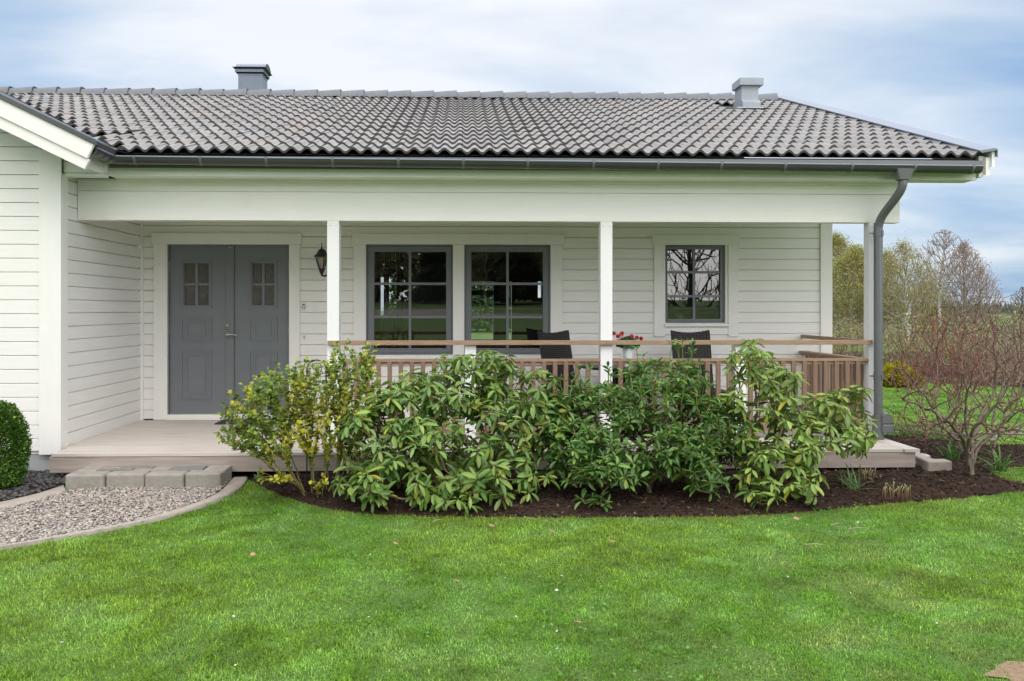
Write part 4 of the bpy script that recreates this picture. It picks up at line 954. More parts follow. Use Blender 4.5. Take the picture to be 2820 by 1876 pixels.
def shoots(P, ax, root, r):
    """yellow-green upright new stems of the dark rhododendron"""
    sel = np.where((P[:,2] > .75) & (r.random(len(P)) < .22))[0]; N = []; par = []; en = []
    for i in sel:
        L = r.uniform(.06,.17); b = P[i] - ax[i]*.02; t = b + (ax[i]*.4 + np.array([r.normal(0,.1), r.normal(0,.1), 1]))*L; k = len(N); N += [b, (b+t)/2, t]; par += [-1, k, k+1]; en.append((0, k+2))
    if N:
        branch_mesh('new_growth', np.array(N), np.array(par), en, M['leafs'], root, .0038, 0, .005, (.21,.27,.035), (.21,.27,.035), 5)
        T = np.array([N[e] for _, e in en]); A = np.tile([[0,0,1.]], (len(T),1)) + r.normal(0,.15,(len(T),3)); A /= np.linalg.norm(A,axis=1,keepdims=True)
        pos, rot, S, CC = whorls(T, A, 6, (.75,.25,.3), .066, .34, r, RT, mixcol([((.10,.21,.05),1),((.07,.16,.04),1)]), 0)
        instances('young_foliage', RT[0], RT[1], pos, rot, S, CC, M['leaf'], None, root, True); buds('bud', T, A, .012, M['leafs'], root, r, (.30,.27,.10))
rhodo('dense dark green rhododendron with narrow upright leaves in the middle of the bed', (PX(1770,6.75), 6.75),
  [(1770,1115,7.05,200,70,.38), (1830,1040,7.15,120,50,.28), (1660,1150,6.95,140,95,.36), (1900,1160,6.95,115,90,.36), (1740,1225,6.8,250,80,.40), (1600,1230,6.8,110,85,.3), (1860,1250,6.75,140,65,.34), (1690,1290,6.5,110,42,.22), (1950,1310,6.5,60,40,.2), (1640,1385,6.3,55,35,.14), (1560,1150,7.1,80,70,.3), (1990,1190,7.0,80,100,.3), (1600,1300,6.6,70,35,.2)],
  880, 9, (.45,.30,.75), .072, .32, darkc, .0, 102, bud=.12, stemcol=((.16,.17,.05),(.17,.12,.08)), upbias=1.1, young=shoots)
rhodo('pale green rhododendron with large drooping leaves in front of the downpipe', (PX(2160,6.85), 6.85),
  [(2070,985,7.1,75,60,.24), (2110,1060,7.0,110,75,.30), (2220,1120,7.0,120,65,.32), (2345,1110,7.15,75,55,.22), (2360,1190,7.0,55,60,.2), (2240,1190,6.85,130,55,.3), (2110,1190,6.8,110,90,.32), (2130,1300,6.55,120,75,.3), (2200,1320,6.5,70,50,.25), (2090,1375,6.3,60,35,.16), (2060,1110,6.9,80,80,.25), (2010,1160,7.0,60,90,.25), (2150,1240,6.7,100,60,.3)],
  270, 10, (-.08,.24,.48), .088, .365, pale, .08, 103, bud=.55, stemcol=((.17,.13,.07),(.10,.08,.065)))
# yellow leaved shrub
r = np.random.default_rng(120); root = empty('privet_shrub', (PX(890,6.95), 6.95, .03), 'airy shrub of small yellow and green leaves standing beside the stone step', 'shrub')
blobs = [(700,1130,7.0,95,80,.3), (790,1070,7.05,100,75,.3), (880,1060,7.05,120,85,.32), (970,1030,7.1,85,75,.28), (1010,975,7.15,35,35,.12), (650,1205,6.9,50,32,.18), (760,1190,6.85,120,60,.3), (900,1170,6.95,140,70,.3), (740,1312,6.75,55,22,.15), (1000,1120,6.9,70,60,.25), (880,1330,6.8,28,20,.1), (945,960,7.1,40,25,.12), (610,1195,6.9,22,16,.08)]
P, nor = blob_points(blobs, 800, r, .42)
N, par, ends = grow(np.array([[PX(890,6.95)+dx, 6.95+dy, .02] for dx, dy in ((-.06,0),(.05,.03),(0,-.05),(.09,-.02),(-.1,.04),(.02,.08),(-.03,-.08),(.13,.04),(-.15,-.02))]), P, r, step=.05, bf=.88, bend=.24, jit=.005)
branch_mesh('branch', N, par, ends, M['bark'], root, .0016, .36, .011, (.26,.23,.06), (.15,.13,.06), 5, (.002,.008))
L0, D0, U0_ = [], [], []
ch = [par[e] for _, e in ends]
for ti, e in ends:                                   # pairs of leaves back along every twig
    q = e; k = 0
    while q >= 0 and par[q] >= 0 and k < 4:
        d = N[q] - N[par[q]]; d /= np.linalg.norm(d) + 1e-9; s = np.cross(d, r.normal(size=3)); s /= np.linalg.norm(s) + 1e-9
        if N[q][2] < .28 and k > 1: break
        for f in (0, .5):
            p = N[q]*(1-f) + N[par[q]]*f
            for sg in (1, -1):
                if r.random() < .78 - .11*k: L0.append(p); D0.append(d*.75 + s*sg + np.array([0,0,.1]))
            s = np.cross(d, s)
        q = par[q]; k += 1
L0, D0 = np.array(L0), np.array(D0); n = len(L0); Ls = r.uniform(.022, .044, n)
yel = vnoise(np.c_[L0[:,0], L0[:,2]], 5, 61)*.6 + .4*vnoise(np.c_[L0[:,0]+L0[:,1], L0[:,2]], 11, 62); top = np.clip((L0[:,2]-.75)*1.3, 0, .4)
t = (np.clip((yel - .36 + r.normal(0,.13,n))*3, 0, 1)*(1-top))[:,None]; c = np.array([.19,.29,.05])*(1-t) + np.array([.48,.45,.05])*t
c *= r.lognormal(0,.18,(n,1)); dk = r.random(n) < .18; c[dk] = np.array([.045,.115,.03])*r.uniform(.8,1.2,(dk.sum(),1))
instances('foliage', ST[0], ST[1], L0, frames(D0, np.tile([[0,-.3,1.]],(n,1)), r.normal(0,.5,n)), np.c_[Ls*.95, Ls, Ls], c, M['leafs'], None, root, True)
# boxwood ball
r = np.random.default_rng(130); bc = (PX(5,7.3), 7.3); root = empty('boxwood_ball', (bc[0], bc[1], .02), 'clipped dark green boxwood ball in the bed by the white gable wall', 'shrub')
cz_, ra, rz = PZ(10,1235,7.3), .215, .415
q = r.normal(size=(15000,3)); q /= np.linalg.norm(q,axis=1,keepdims=True); P = np.array([bc[0], bc[1], cz_]) + q*np.array([ra,ra,rz])*(r.random((15000,1))**.22)*(1 + .16*(vnoise(q[:,:2]*3+q[:,2:3],1.6,71)-.5)[:,None])
P = P[P[:,2] > .04]; n = len(P); q = (P - np.array([bc[0],bc[1],cz_])); q /= np.linalg.norm(q,axis=1,keepdims=True); d = q + r.normal(0,.55,(n,3)) + np.array([0,0,.25]); Ls = r.uniform(.014,.024,n)
c = np.where((r.random(n) < .4)[:,None], [[.125,.235,.030]], [[.065,.150,.020]])*r.lognormal(0,.22,(n,1))
instances('foliage', ST[0], ST[1], P, frames(d, np.tile([[0,0,1.]],(n,1)), r.normal(0,.5,n)), np.c_[Ls, Ls, Ls], c, M['leaf'], None, root, True)
tp = np.array([bc[0],bc[1],cz_]) + q[r.choice(n,160)]*np.array([ra,ra,rz])*.85; tp = tp[tp[:,2]>.05]
N, par, ends = grow(np.array([[bc[0],bc[1],.0]]), tp, r, .06); branch_mesh('branch', N, par, ends, M['bark'], root, .002, .42, .02, (.12,.09,.06), (.10,.08,.06))
# bare spreading shrub at the bed corner
def limb_shrub(name, label, base, limbs, tips, seed, rtip, expo, rmax, thin, thick, budn=0, cat='shrub', group=None, budcol=(.10,.035,.03), budL=.012, cthr=(.004,.012), bf=.28):
    r = np.random.default_rng(seed); root = empty(name, (base[0], base[1], .02), label, cat, group); N0 = [np.array([base[0], base[1], .0])]; par0 = [-1]
    for lb in limbs:                                   # limbs: lists of way points from the stool
        prev = 0; pts = [N0[0]] + [np.array(p) for p in lb]
        sm = smooth_poly([tuple(p) for p in pts], 6)
        for p in sm[1:]: N0.append(np.array(p) + r.normal(0,.006,3)); par0.append(prev); prev = len(N0)-1
    Nb = np.array(N0); N, par, ends = grow(Nb, tips, r, .06, bf, .06, .004, asc=.75); par[:len(Nb)] = par0
    b = branch_mesh('branch', N, par, ends, M['bark'], root, rtip, expo, rmax, thin, thick, 6, cthr)
    if budn:
        T, A = [], []
        for ti, e in ends:
            d = N[e]-N[par[e]]; d /= np.linalg.norm(d)+1e-9; T.append(N[e]); A.append(d)
            q = par[e]
            for _ in range(budn):
                if q < 0 or par[q] < 0: break
                s = np.cross(d, r.normal(size=3)); s /= np.linalg.norm(s)+1e-9; T.append(N[q]); A.append((d*.8 + s)/1.28); q = par[q]
        buds('bud', np.array(T), np.array(A), budL, M['bark'], root, r, budcol)
    return root
Yb = 7.42; W3 = lambda u, v, Y: np.array(P3(u, v, Y))
limbs = [[W3(2665,1240,7.4), W3(2600,1180,7.35), W3(2560,1110,7.3), W3(2480,1000,7.25)], [W3(2668,1240,7.45), W3(2657,1150,7.4), W3(2658,1060,7.3), W3(2640,960,7.25)],
         [W3(2690,1245,7.5), W3(2735,1190,7.5), W3(2790,1130,7.45), W3(2830,1040,7.4)], [W3(2680,1230,7.55), W3(2700,1150,7.7), W3(2740,1070,7.8), W3(2745,980,7.7)],
         [W3(2665,1235,7.3), W3(2690,1170,7.1), W3(2760,1090,6.95), W3(2800,1000,6.9)], [W3(2660,1230,7.35), W3(2610,1160,7.1), W3(2540,1120,6.9), W3(2470,1090,6.8)], [W3(2680,1240,7.5), W3(2730,1200,7.6), W3(2850,1150,7.8), W3(2950,1050,7.8)]]
r = np.random.default_rng(140)
T = []
while len(T) < 580:
    q = r.normal(size=3); q /= np.linalg.norm(q); q *= r.random()**.28; u = 2685 + 275*q[0]; Y = 7.4 + .95*q[1]; v = 1075 - 290*q[2]
    if v > 1215 or (u < 2440 and v < 880) : continue
    top = 812 + (abs(u-2760)*.28 if u < 2760 else 0)
    if v < top: continue
    T.append(W3(u, v, Y))
limb_shrub('bare_shrub', 'leafless spreading shrub with reddish twigs and buds in the bark bed', (PX(2675,Yb), Yb), limbs, np.array(T), 141, .0023, .42, .042, (.155,.075,.062), (.15,.12,.085), 2, cthr=(.0025,.011))
# thin pale stems behind it
T = np.array([W3(r.normal(2655,35), r.uniform(1010,1150), r.uniform(8.3,8.9)) for _ in range(60)]); bs = np.array([PX(2655,8.6), 8.6])
limb_shrub('twiggy_shrub', 'thin upright leafless stems standing behind the spreading bare shrub', bs, [[W3(2635,1190,8.6), W3(2630,1100,8.6)], [W3(2665,1180,8.6), W3(2680,1090,8.6)]], T, 142, .0035, .28, .016, (.23,.19,.13), (.20,.17,.12))
T = np.array([W3(r.normal(2785,35), r.uniform(880,1060), r.uniform(8.6,9.3)) for _ in range(80)]); bs = np.array([PX(2730,8.9), 8.9])
limb_shrub('lichen_shrub', 'greyish lichen covered upright shrub behind the red twigs at the bed end', bs, [[W3(2735,1150,8.9), W3(2765,1050,8.9), W3(2770,960,8.9)], [W3(2755,1180,8.9), W3(2790,1080,9), W3(2810,980,9)]], T, 143, .003, .40, .030, (.19,.13,.10), (.18,.155,.125))
def stick(pts, rad, label):
    m = MB(); r = np.random.default_rng(int(rad*1e5)); P = [np.array(p) for p in smooth_poly([tuple(p) for p in pts], 5)]; P = [p + r.normal(0,.004,3) for p in P]
    m.tube(P, [rad*(1 - .5*i/len(P)) for i in range(len(P))], 7); o = m.build('fallen_branch', M['birch'], smooth=True)
    ca = o.data.color_attributes.new('Col','FLOAT_COLOR','POINT'); ca.data.foreach_set('color', np.tile([.20,.175,.155,1.], len(o.data.vertices)).astype(np.float32)); tag(o, label, 'branch', 'birch sticks lying through the shrubs')
stick([W3(2612,1199,8.3), W3(2720,1192,8.4), W3(2830,1197,8.5), W3(2950,1196,8.6)], .019, 'long level birch stick lying behind the bare shrub stems')
stick([W3(2668,1208,8.2), W3(2735,1212,8.2), W3(2745,1195,8.35)], .017, 'short crooked birch stick propped among the bare shrub stems')
stick([W3(2780,1180,8.6), W3(2830,1188,8.7), W3(2950,1186,8.8)], .017, 'upper birch stick reaching out past the lichen covered shrub')
# strap-leaved clumps and new shoots
def strap(label, base, n, L, w, col, seed, spread, name='strap_leaf_plant', cat='plant', group=None):
    r = np.random.default_rng(seed); V, C = [], []; K = 8
    for i in range(n):
        a = r.uniform(0, 6.28); l = L*r.uniform(.6,1.15); th = r.uniform(.15, spread); d = np.array([math.cos(a), math.sin(a), 0]); s = np.array([-d[1], d[0], 0])*w*r.uniform(.7,1.2); p = np.array([base[0]+r.normal(0,.03), base[1]+r.normal(0,.03), .03]); c = np.array(col)*r.uniform(.75,1.3); bend = r.uniform(.8, 2.0)
        for k in range(K):
            t = k/(K-1); ang = th + bend*t*t; V += [p - s*(1-.85*t**3), p + s*(1-.85*t**3)]; C += [c, c]; p = p + (d*math.sin(ang) + np.array([0,0,math.cos(ang)]))*l/(K-1); p[2] = max(p[2], .05)
    V = np.array(V); f = np.array([[i*2*K+2*k, i*2*K+2*k+1, i*2*K+2*k+3, i*2*K+2*k+2] for i in range(n) for k in range(K-1)]); o = fast_mesh(name, V, [f], M['leafs'], None, np.array(C), True); return tag(o, label, cat, group)
strap('narrow grey green strap leaves flopping over the bark below the pale rhododendron', (PX(2352,6.95), 6.95), 26, .27, .0075, (.17,.27,.11), 151, 1.35)
strap('bright green arching strap leaves beside the base of the bare shrub', (PX(2752,7.75), 7.75), 40, .30, .007, (.13,.25,.06), 152, 1.0)
strap('upright green blades growing between the kerb and the bare shrub', (PX(2615,8.3), 8.3), 24, .30, .008, (.09,.21,.04), 153, .45)
def sprouts(label, uvs, seed):
    r = np.random.default_rng(seed); N, par, en = [], [], []
    for (u, v) in uvs:
        x, y = G(u, v, .07); h = r.uniform(.05,.085); k = len(N); N += [np.array([x,y,.05]), np.array([x+r.normal(0,.006),y,.07+h*.6]), np.array([x+r.normal(0,.012),y,.07+h])]; par += [-1,k,k+1]; en.append((0,k+2))
    N, par = np.array(N), np.array(par); e = np.where(par >= 0)[0]; o = branch_mesh('shoot_clump', N, par, en, M['leafs'], None, .0036, 0, .004, (.26,.25,.12), (.26,.25,.12), 6)
    C = np.ones((len(e), 12, 3))*np.array([.20,.075,.055]); C[1::2, :6] = [.27,.20,.10]; C[1::2, 6:] = [.50,.48,.27]; C[0::2, 6:] = [.27,.20,.10]
    o.data.color_attributes['Col'].data.foreach_set('color', np.c_[C.reshape(-1,3), np.ones(len(e)*12)].astype(np.float32).ravel()); tag(o, label, 'shoots', 'new shoots in the bark bed')
r = np.random.default_rng(160)
sprouts('clump of pale pointed new shoots in open bark below the deck corner', [(r.normal(2460,22), r.normal(1362,5)) for _ in range(26)] + [(2506,1362)], 161)
sprouts('clump of greenish new shoots close under the deck board beside strap leaves', [(r.normal(2392,18), r.normal(1316,4)) for _ in range(24)], 162)
# low ground cover behind the deck end, seedlings
r = np.random.default_rng(170); gp = [G(2540,1218), G(2465,1208), G(2445,1196), G(2560,1185), G(2660,1195), G(2640,1225)]; Q = scatter(gp, 3500, r); n = len(Q); Ls = r.uniform(.02,.045,n)
d = r.normal(0,.7,(n,3)) + np.array([0,0,.8]); c = np.where((r.random(n)<.3)[:,None], [[.22,.20,.10]], [[.13,.20,.055]])*r.lognormal(0,.25,(n,1))
instances('ground_cover', ST[0], ST[1], np.c_[Q, r.uniform(.03,.13,n)], frames(d, np.tile([[0,-.3,1.]],(n,1))), np.c_[Ls*.8,Ls,Ls], c, M['leafs'], 'stuff')
# ================================================================ THINGS ON AND AROUND THE PORCH
# wall lantern
Yl = 9.80; lx = PX(886, Yl); lz = lambda v: PZ(886, v, Yl)
root = empty('wall_lantern', (lx, YB, lz(720)), 'black carriage lantern with clear glass half hidden by a white post', 'lantern')
sc = PD(886, Yl)/F; wd = lambda px_: px_*sc
m = MB(); m.lathe([(.002, lz(668)), (.006, lz(674)), (.003, lz(679)), (.012, lz(681)), (.007, lz(684)), (wd(6), lz(687))], (lx, Yl, 0), 12); m.build('finial', M['black'], root, smooth=True)
m = MB(); m.lathe([(wd(5), lz(685.5)), (wd(11), lz(691)), (wd(14), lz(698)), (wd(22), lz(705)), (wd(23.5), lz(706.5)), (wd(20), lz(707.8))], (lx, Yl, 0), 6); m.build('roof', M['black'], root)
m = MB()
for k in range(6):
    an = k*math.pi/3; m.tube([(lx + wd(17)*math.cos(an), Yl + wd(17)*math.sin(an), lz(707.5)), (lx + wd(8.5)*math.cos(an), Yl + wd(8.5)*math.sin(an), lz(740))], .0045, 6)
m.lathe([(wd(9.5), lz(742.5)), (wd(9.5), lz(739.5))], (lx, Yl, 0), 6); m.build('cage', M['black'], root)
m = MB(); m.lathe([(wd(15.5), lz(708)), (wd(8), lz(739.5))], (lx, Yl, 0), 6); g = m; g.f = g.f[:-2]; g.m = g.m[:-2]; g.build('glass', M['lglass'], root)
m = MB(); m.lathe([(.013, lz(738)), (.013, lz(726)), (.026, lz(720)), (.030, lz(715)), (.022, lz(710)), (.004, lz(707.8))], (lx, Yl, 0), 14); m.build('bulb', M['bulb'], root, smooth=True)
m = MB(); m.lathe([(wd(8), lz(742.6)), (wd(7), lz(748)), (wd(4), lz(754)), (.010, lz(758)), (.006, lz(761))], (lx, Yl, 0), 10); m.build('base_cup', M['black'], root, smooth=True)
m = MB(); m.tube(bez((lx, Yl, lz(757)), (lx + .05, Yl + .05, lz(768)), (lx + .07, YB - .012, lz(740)), 8), .011, 8); m.box(lx + .03, lx + .11, YB - .012, YB, lz(752), lz(722)); m.build('bracket', M['black'], root)
# alarm sign and bell push
sx0, sx1, sz0, sz1 = wx(829), wx(843.2), wz(856), wz(833.5); y = YB - .004
root = empty('alarm_sign', ((sx0+sx1)/2, YB, sz0), 'small white alarm notice with red marks fixed beside the door frame', 'sign')
MB().box(sx0, sx1, y, YB - .0005, sz0, sz1).build('plate', M['sign'], root)
cx_ = (sx0+sx1)/2; hh = sz1 - sz0; yy = y - .0012; ww = sx1 - sx0
m = MB(); arc = [(cx_ + .36*ww*math.cos(a), sz0 + hh*.78 + .07*hh*math.sin(a)) for a in [math.pi*k/8 for k in range(9)]] + [(cx_, sz0 + hh*.62)]
m.add([(a, yy, b) for a, b in arc], [tuple(range(10))]); m.build('emblem', M['signr'], root)
def text(s, size, loc, mat, parent, name):
    cu = bpy.data.curves.new(name, 'FONT'); cu.body = s; cu.size = size; cu.align_x = 'CENTER'; cu.align_y = 'CENTER'; cu.extrude = .0002
    t = bpy.data.objects.new(name, cu); scene.collection.objects.link(t); bpy.context.view_layer.update(); me = bpy.data.meshes.new_from_object(t.evaluated_get(bpy.context.evaluated_depsgraph_get())); bpy.data.objects.remove(t)
    me.transform(Matrix.Translation(Vector(loc) - worldloc(parent)) @ Matrix.Rotation(R(90), 4, 'X')); me.materials.clear(); me.materials.append(mat); return obj(name, me, parent)
text('ALARM', .024, (cx_, yy, sz0 + hh*.50), M['signd'], root, 'lettering')
m = MB()
for s in (-1, 1): m.add([(cx_ + s*ww*.08, yy, sz0 + hh*.37), (cx_ + s*ww*.34, yy, sz0 + hh*.40), (cx_ + s*ww*.28, yy, sz0 + hh*.25), (cx_ + s*ww*.16, yy, sz0 + hh*.24)], [(0,1,2,3)])
m.add([(cx_ + .16*ww*math.cos(a), yy, sz0 + hh*.405 + .035*hh*math.sin(a)) for a in [math.pi*k/6 for k in range(7)]], [tuple(range(7))]); m.add([(cx_ - ww*.3, yy, sz0 + hh*.16), (cx_ + ww*.3, yy, sz0 + hh*.16), (cx_ + ww*.3, yy, sz0 + hh*.19), (cx_ - ww*.3, yy, sz0 + hh*.19)], [(0,1,2,3)]); m.build('symbol', M['signr'], root)
bx, bz = wx(838.2), wz(930); root = empty('bell_push', (bx, YB, bz - .03), 'small white oval door bell on the boards below the alarm sign', 'doorbell')
m = MB(); m.box(bx - .015, bx + .015, YB - .014, YB - .0005, bz - .029, bz + .029); o = m.build('case', M['sign'], root, bevel=.008)
m = MB(); m.tube([(bx, YB - .0142, bz + .004), (bx, YB - .019, bz + .004)], .0085, 14); m.build('button', M['steel'], root)
# door mat
m = MB(); x0, x1 = PX(603, 9.75), PX(603, 9.75) + 1.0; m.box(x0, x1, 9.56, 9.93, DECK + .004, DECK + .016); tag(m.build('door_mat', M['mat'], bevel=.004), 'dark grey rubber mat lying on the deck before the double door', 'door mat')
# beam hooks
for u, L, lab in ((1297, .030, 'tiny metal hook under the porch beam above the paired windows'), (2038, .040, 'tiny metal hook under the porch beam beside the small window')):
    X = PX(u, YP+.06); m = MB(); m.tube([(X, YP+.06, zbm), (X, YP+.06, zbm-L*.6), (X+.008, YP+.06, zbm-L), (X+.014, YP+.06, zbm-L*.7)], .0025, 6); tag(m.build('ceiling_hook', M['steel']), lab, 'hook', 'hooks under the porch beam')
# chairs, table, flower
def wicker_chair(x, y, rz, label):
    root = empty('wicker_chair', (x, y, DECK), label, 'chair', 'wicker chairs round the porch table'); root.rotation_euler = (0,0,rz)
    # local: seat faces -Y, back at +Y
    nu, nv = 10, 12; vs = []
    for side in (0, 1):
        for j in range(nv+1):
            t = j/nv; z = .36 + t*.74
            for i in range(nu+1):
                s = i/nu*2-1; w = .225 + .012*t; dip = .028*(1-s*s)*(t**4); yb = .24 + .15*t + .035*(1-s*s) + side*(.045 - .010*t); vs.append((s*w, yb, z - dip))
    n1 = (nu+1)*(nv+1); fs = []
    for j in range(nv):
        for i in range(nu):
            a = j*(nu+1)+i; fs += [(a, a+1, a+nu+2, a+nu+1), (n1+a, n1+a+nu+1, n1+a+nu+2, n1+a+1)]
    for j in range(nv):
        a = j*(nu+1); fs += [(a, a+nu+1, n1+a+nu+1, n1+a)]; a += nu; fs += [(a, n1+a, n1+a+nu+1, a+nu+1)]
    for i in range(nu):
        a = nv*(nu+1)+i; fs += [(a, a+1, n1+a+1, n1+a)]; fs += [(i, n1+i, n1+i+1, i+1)]
    m = MB(); m.add(vs, fs); m.build('backrest', M['wicker'], root, smooth=True, local=True)
    m = MB(); m.box(-.235, .235, -.24, .25, .38, .44); m.build('seat', M['wicker'], root, bevel=.02, local=True)
    m = MB(); m.box(-.23, .23, -.235, .245, .28, .379); m.build('apron', M['wicker'], root, bevel=.01, local=True)
    for sx in (-1, 1):
        for sy in (-1, 1):
            m = MB(); m.prism([(-.028,-.028),(.028,-.028),(.028,.028),(-.028,.028)], 0, 1, lambda p, q, t: (sx*(.20) + p*(.75+.25*t), sy*.205 + .008 + q*(.75+.25*t), .279*t)); m.build('leg', M['wicker'], root, local=True)
    return root
wicker_chair(PX(1594, 9.05), 9.05, R(-142) + R(180) + R(0), 'dark wicker chair turned sideways in front of the paired windows')
wicker_chair(PX(1938, 9.1), 9.05, R(8), 'dark wicker chair with its back squarely below the small window')
tx, ty = PX(1728, 9.15), 9.25; root = empty('porch_table', (tx, ty, DECK), 'dark porch table with a woven pedestal under the potted red geranium', 'table')
m = MB(); m.lathe([(.50, DECK+.672), (.51, DECK+.68), (.51, DECK+.695), (.50, DECK+.70)], (tx, ty, 0), 40); m.build('tabletop', M['black'], root)
m = MB(); m.lathe([(.20, DECK+.0), (.19, DECK+.04), (.15, DECK+.35), (.16, DECK+.671)], (tx, ty, 0), 24); m.build('pedestal', M['wicker'], root, smooth=True)
zt_ = DECK + .70; px0, py0 = PX(1729.5, 9.1), 9.1; root = empty('geranium_pot', (px0, py0, zt_), 'red geranium in a tapered white pot on the dark porch table', 'potted plant')
m = MB(); hp = PZ(1730, 958, py0) - zt_; m.lathe([(.042, zt_), (.062, zt_+hp-.004), (.062, zt_+hp), (.056, zt_+hp), (.052, zt_+hp-.02)], (px0, py0, 0), 24); m.build('pot', M['pot'], root, smooth=True)
r = np.random.default_rng(180); n = 110; a = r.uniform(0,6.28,n); rr = .125*np.sqrt(r.random(n)); P = np.c_[px0 + rr*np.cos(a), py0 + rr*np.sin(a)*.8, zt_ + hp + .015 + r.random(n)*.12*(1-.5*rr/.125)]
disk = np.array([[[math.cos(k*math.pi/4)*(1+.1*(k%2)), math.sin(k*math.pi/4)*(1+.1*(k%2)), .22] for k in range(8)] + [[0,0,0]]]); df = [np.array([[k, (k+1)%8, 8] for k in range(8)])]
d = np.c_[np.cos(a)*.9, np.sin(a)*.9, r.uniform(.1,.9,n)]; s = r.uniform(.020,.034,n)
instances('foliage', disk, df, P, frames(np.cross(d, r.normal(size=(n,3))), d), np.c_[s,s,s], np.array([[.035,.085,.025]])*r.uniform(.6,1.5,(n,1)), M['leafs'], None, root)
heads = [P3(u, v, Y) for u, v, Y in ((1690,918,9.05), (1702,926,9.0), (1713,918,9.15), (1740,926,9.0), (1754,930,9.05), (1766,933,9.1), (1709,924,9.05))]
V = []; 
for h in heads:
    m = MB(); m.tube(bez((px0, py0, zt_+hp), ((px0+h[0])/2, h[1], h[2]-.04), (h[0], h[1], h[2]-.01), 4), .0025, 5); 
    o = m.build('stalk', M['leafs'], root); ca = o.data.color_attributes.new('Col','FLOAT_COLOR','POINT'); ca.data.foreach_set('color', np.tile([.1,.17,.05,1.], len(o.data.vertices)).astype(np.float32))
    k = 22; q = r.normal(size=(k,3)); q /= np.linalg.norm(q,axis=1,keepdims=True); s = r.uniform(.009,.014,k)
    instances('flower_head', disk, df, np.array(h) + q*.017, frames(np.cross(q, r.normal(size=(k,3))), q), np.c_[s,s,s], np.array([[.68,.055,.050]])*r.uniform(.6,1.25,(k,1)), M['leafs'], None, root)
# pot inside the small window, curtain inside the paired windows
Yi = 10.22; ix = PX(1871, Yi); root = empty('sill_pot', (ix, Yi, PZ(1871, 880, Yi)), 'pale green pot with a thin plant inside the small window', 'potted plant')
m = MB(); zb0 = PZ(1871, 880, Yi); m.lathe([(.042, zb0), (.056, zb0+.058), (.056, zb0+.064), (.050, zb0+.064)], (ix, Yi, 0), 20); m.build('pot', M['potg'], root, smooth=True)
N, par, ends = grow(np.array([[ix, Yi, zb0+.06]]), np.array([[ix + r.normal(0,.04), Yi + r.normal(0,.02), zb0 + r.uniform(.11,.19)] for _ in range(12)]), r, .03); branch_mesh('stem', N, par, ends, M['leafs'], root, .002, .2, .004, (.06,.12,.03), (.06,.12,.03))
m = MB(); MB().box(wx(1836)-.05, wx(1990)+.05, Yi-.12, Yi+.10, zb0-.03, zb0-.001).build('window_board', M['sign'], w3)
m = MB(); n = 60; vs = []
for k in range(n+1):
    X = wx(1034) + (wx(1112)-wx(1034))*k/n; yv = 10.42 + .03*math.sin(k*1.3) + .012*math.sin(k*3.1); vs += [(X, yv, DECK+.1), (X, yv, DECK+2.2)]
keep = [k for k in range(n) if (k % 10) in (0,1,2,6)]
m.add(vs, [(2*k, 2*k+2, 2*k+3, 2*k+1) for k in keep]); tag(m.build('curtain', M['curtain'], smooth=True), 'thin striped curtain hanging inside the window nearest the lantern', 'curtain')
# iron plant support
yt = 7.42; m = MB(); X = lambda u: PX(u, yt); Zv = lambda v: PZ(872, v, yt)
root = empty('iron_trellis', (X(872), yt, .03), 'black iron hoop with a scroll rising out of the yellow leaved shrub', 'plant support')
cxx, rw = X(871.5), (X(898)-X(845))/2; arc = [(cxx + rw*math.cos(a), yt, Zv(1018) + (Zv(992)-Zv(1018))*math.sin(a)) for a in [math.pi*k/16 for k in range(17)]]
m.tube([(cxx+rw, yt, -.05)] + arc + [(cxx-rw, yt, -.05)], .0065, 8); m.build('hoop', M['black'], root)
m = MB(); sp_ = []
for k in range(30):
    a = -1.2 + k*.30; rad = .055*(1 - k/36); sp_.append((cxx - .002 + rad*math.cos(a), yt, Zv(1012) + rad*math.sin(a)))
m.tube([(cxx + .06, yt, Zv(1028)), (cxx + .045, yt, Zv(1022))] + sp_, .004, 6); m.tube(bez((cxx-rw, yt, Zv(1026)), (cxx, yt, Zv(1037)), (cxx+rw, yt, Zv(1026)), 10), .004, 6); m.build('scroll', M['black'], root)
# things lying on the lawn
r = np.random.default_rng(190)
leaf_m = material('dry_leaf', (.33,.20,.12), .8, noise=(60,.3)); twig_m = material('dry_twig', (.30,.235,.17), .8, noise=(40,.3)); petal_m = material('white_petal', (.6,.6,.6), .6)
def dryleaf(u, v, s, rot, lab):
    x, y = G(u, v, .035); m = MB(); n = 6; vs = []
    for i in range(n+1):
        t = i/n; w = .38*math.sin(math.pi*min(t*1.02,1))**.8*s; c = .25*s*(t-.5)**2*4*.5; vs += [(-w, (t-.5)*s, c + .22*w), (0, (t-.5)*s, c), (w, (t-.5)*s, c + .22*w)]
    Mx = Matrix.Translation((x, y, .040)) @ Matrix.Rotation(rot, 4, 'Z') @ Matrix.Rotation(.25, 4, 'X')
    m.add([Mx @ Vector(p) for p in vs], [(3*i+j, 3*i+j+1, 3*i+j+4, 3*i+j+3) for i in range(n) for j in (0,1)]); o = m.build('dry_leaf', leaf_m, smooth=True); o.modifiers.new('thick','SOLIDIFY').thickness = .0008; tag(o, lab, 'leaf', 'dry leaves on the lawn')
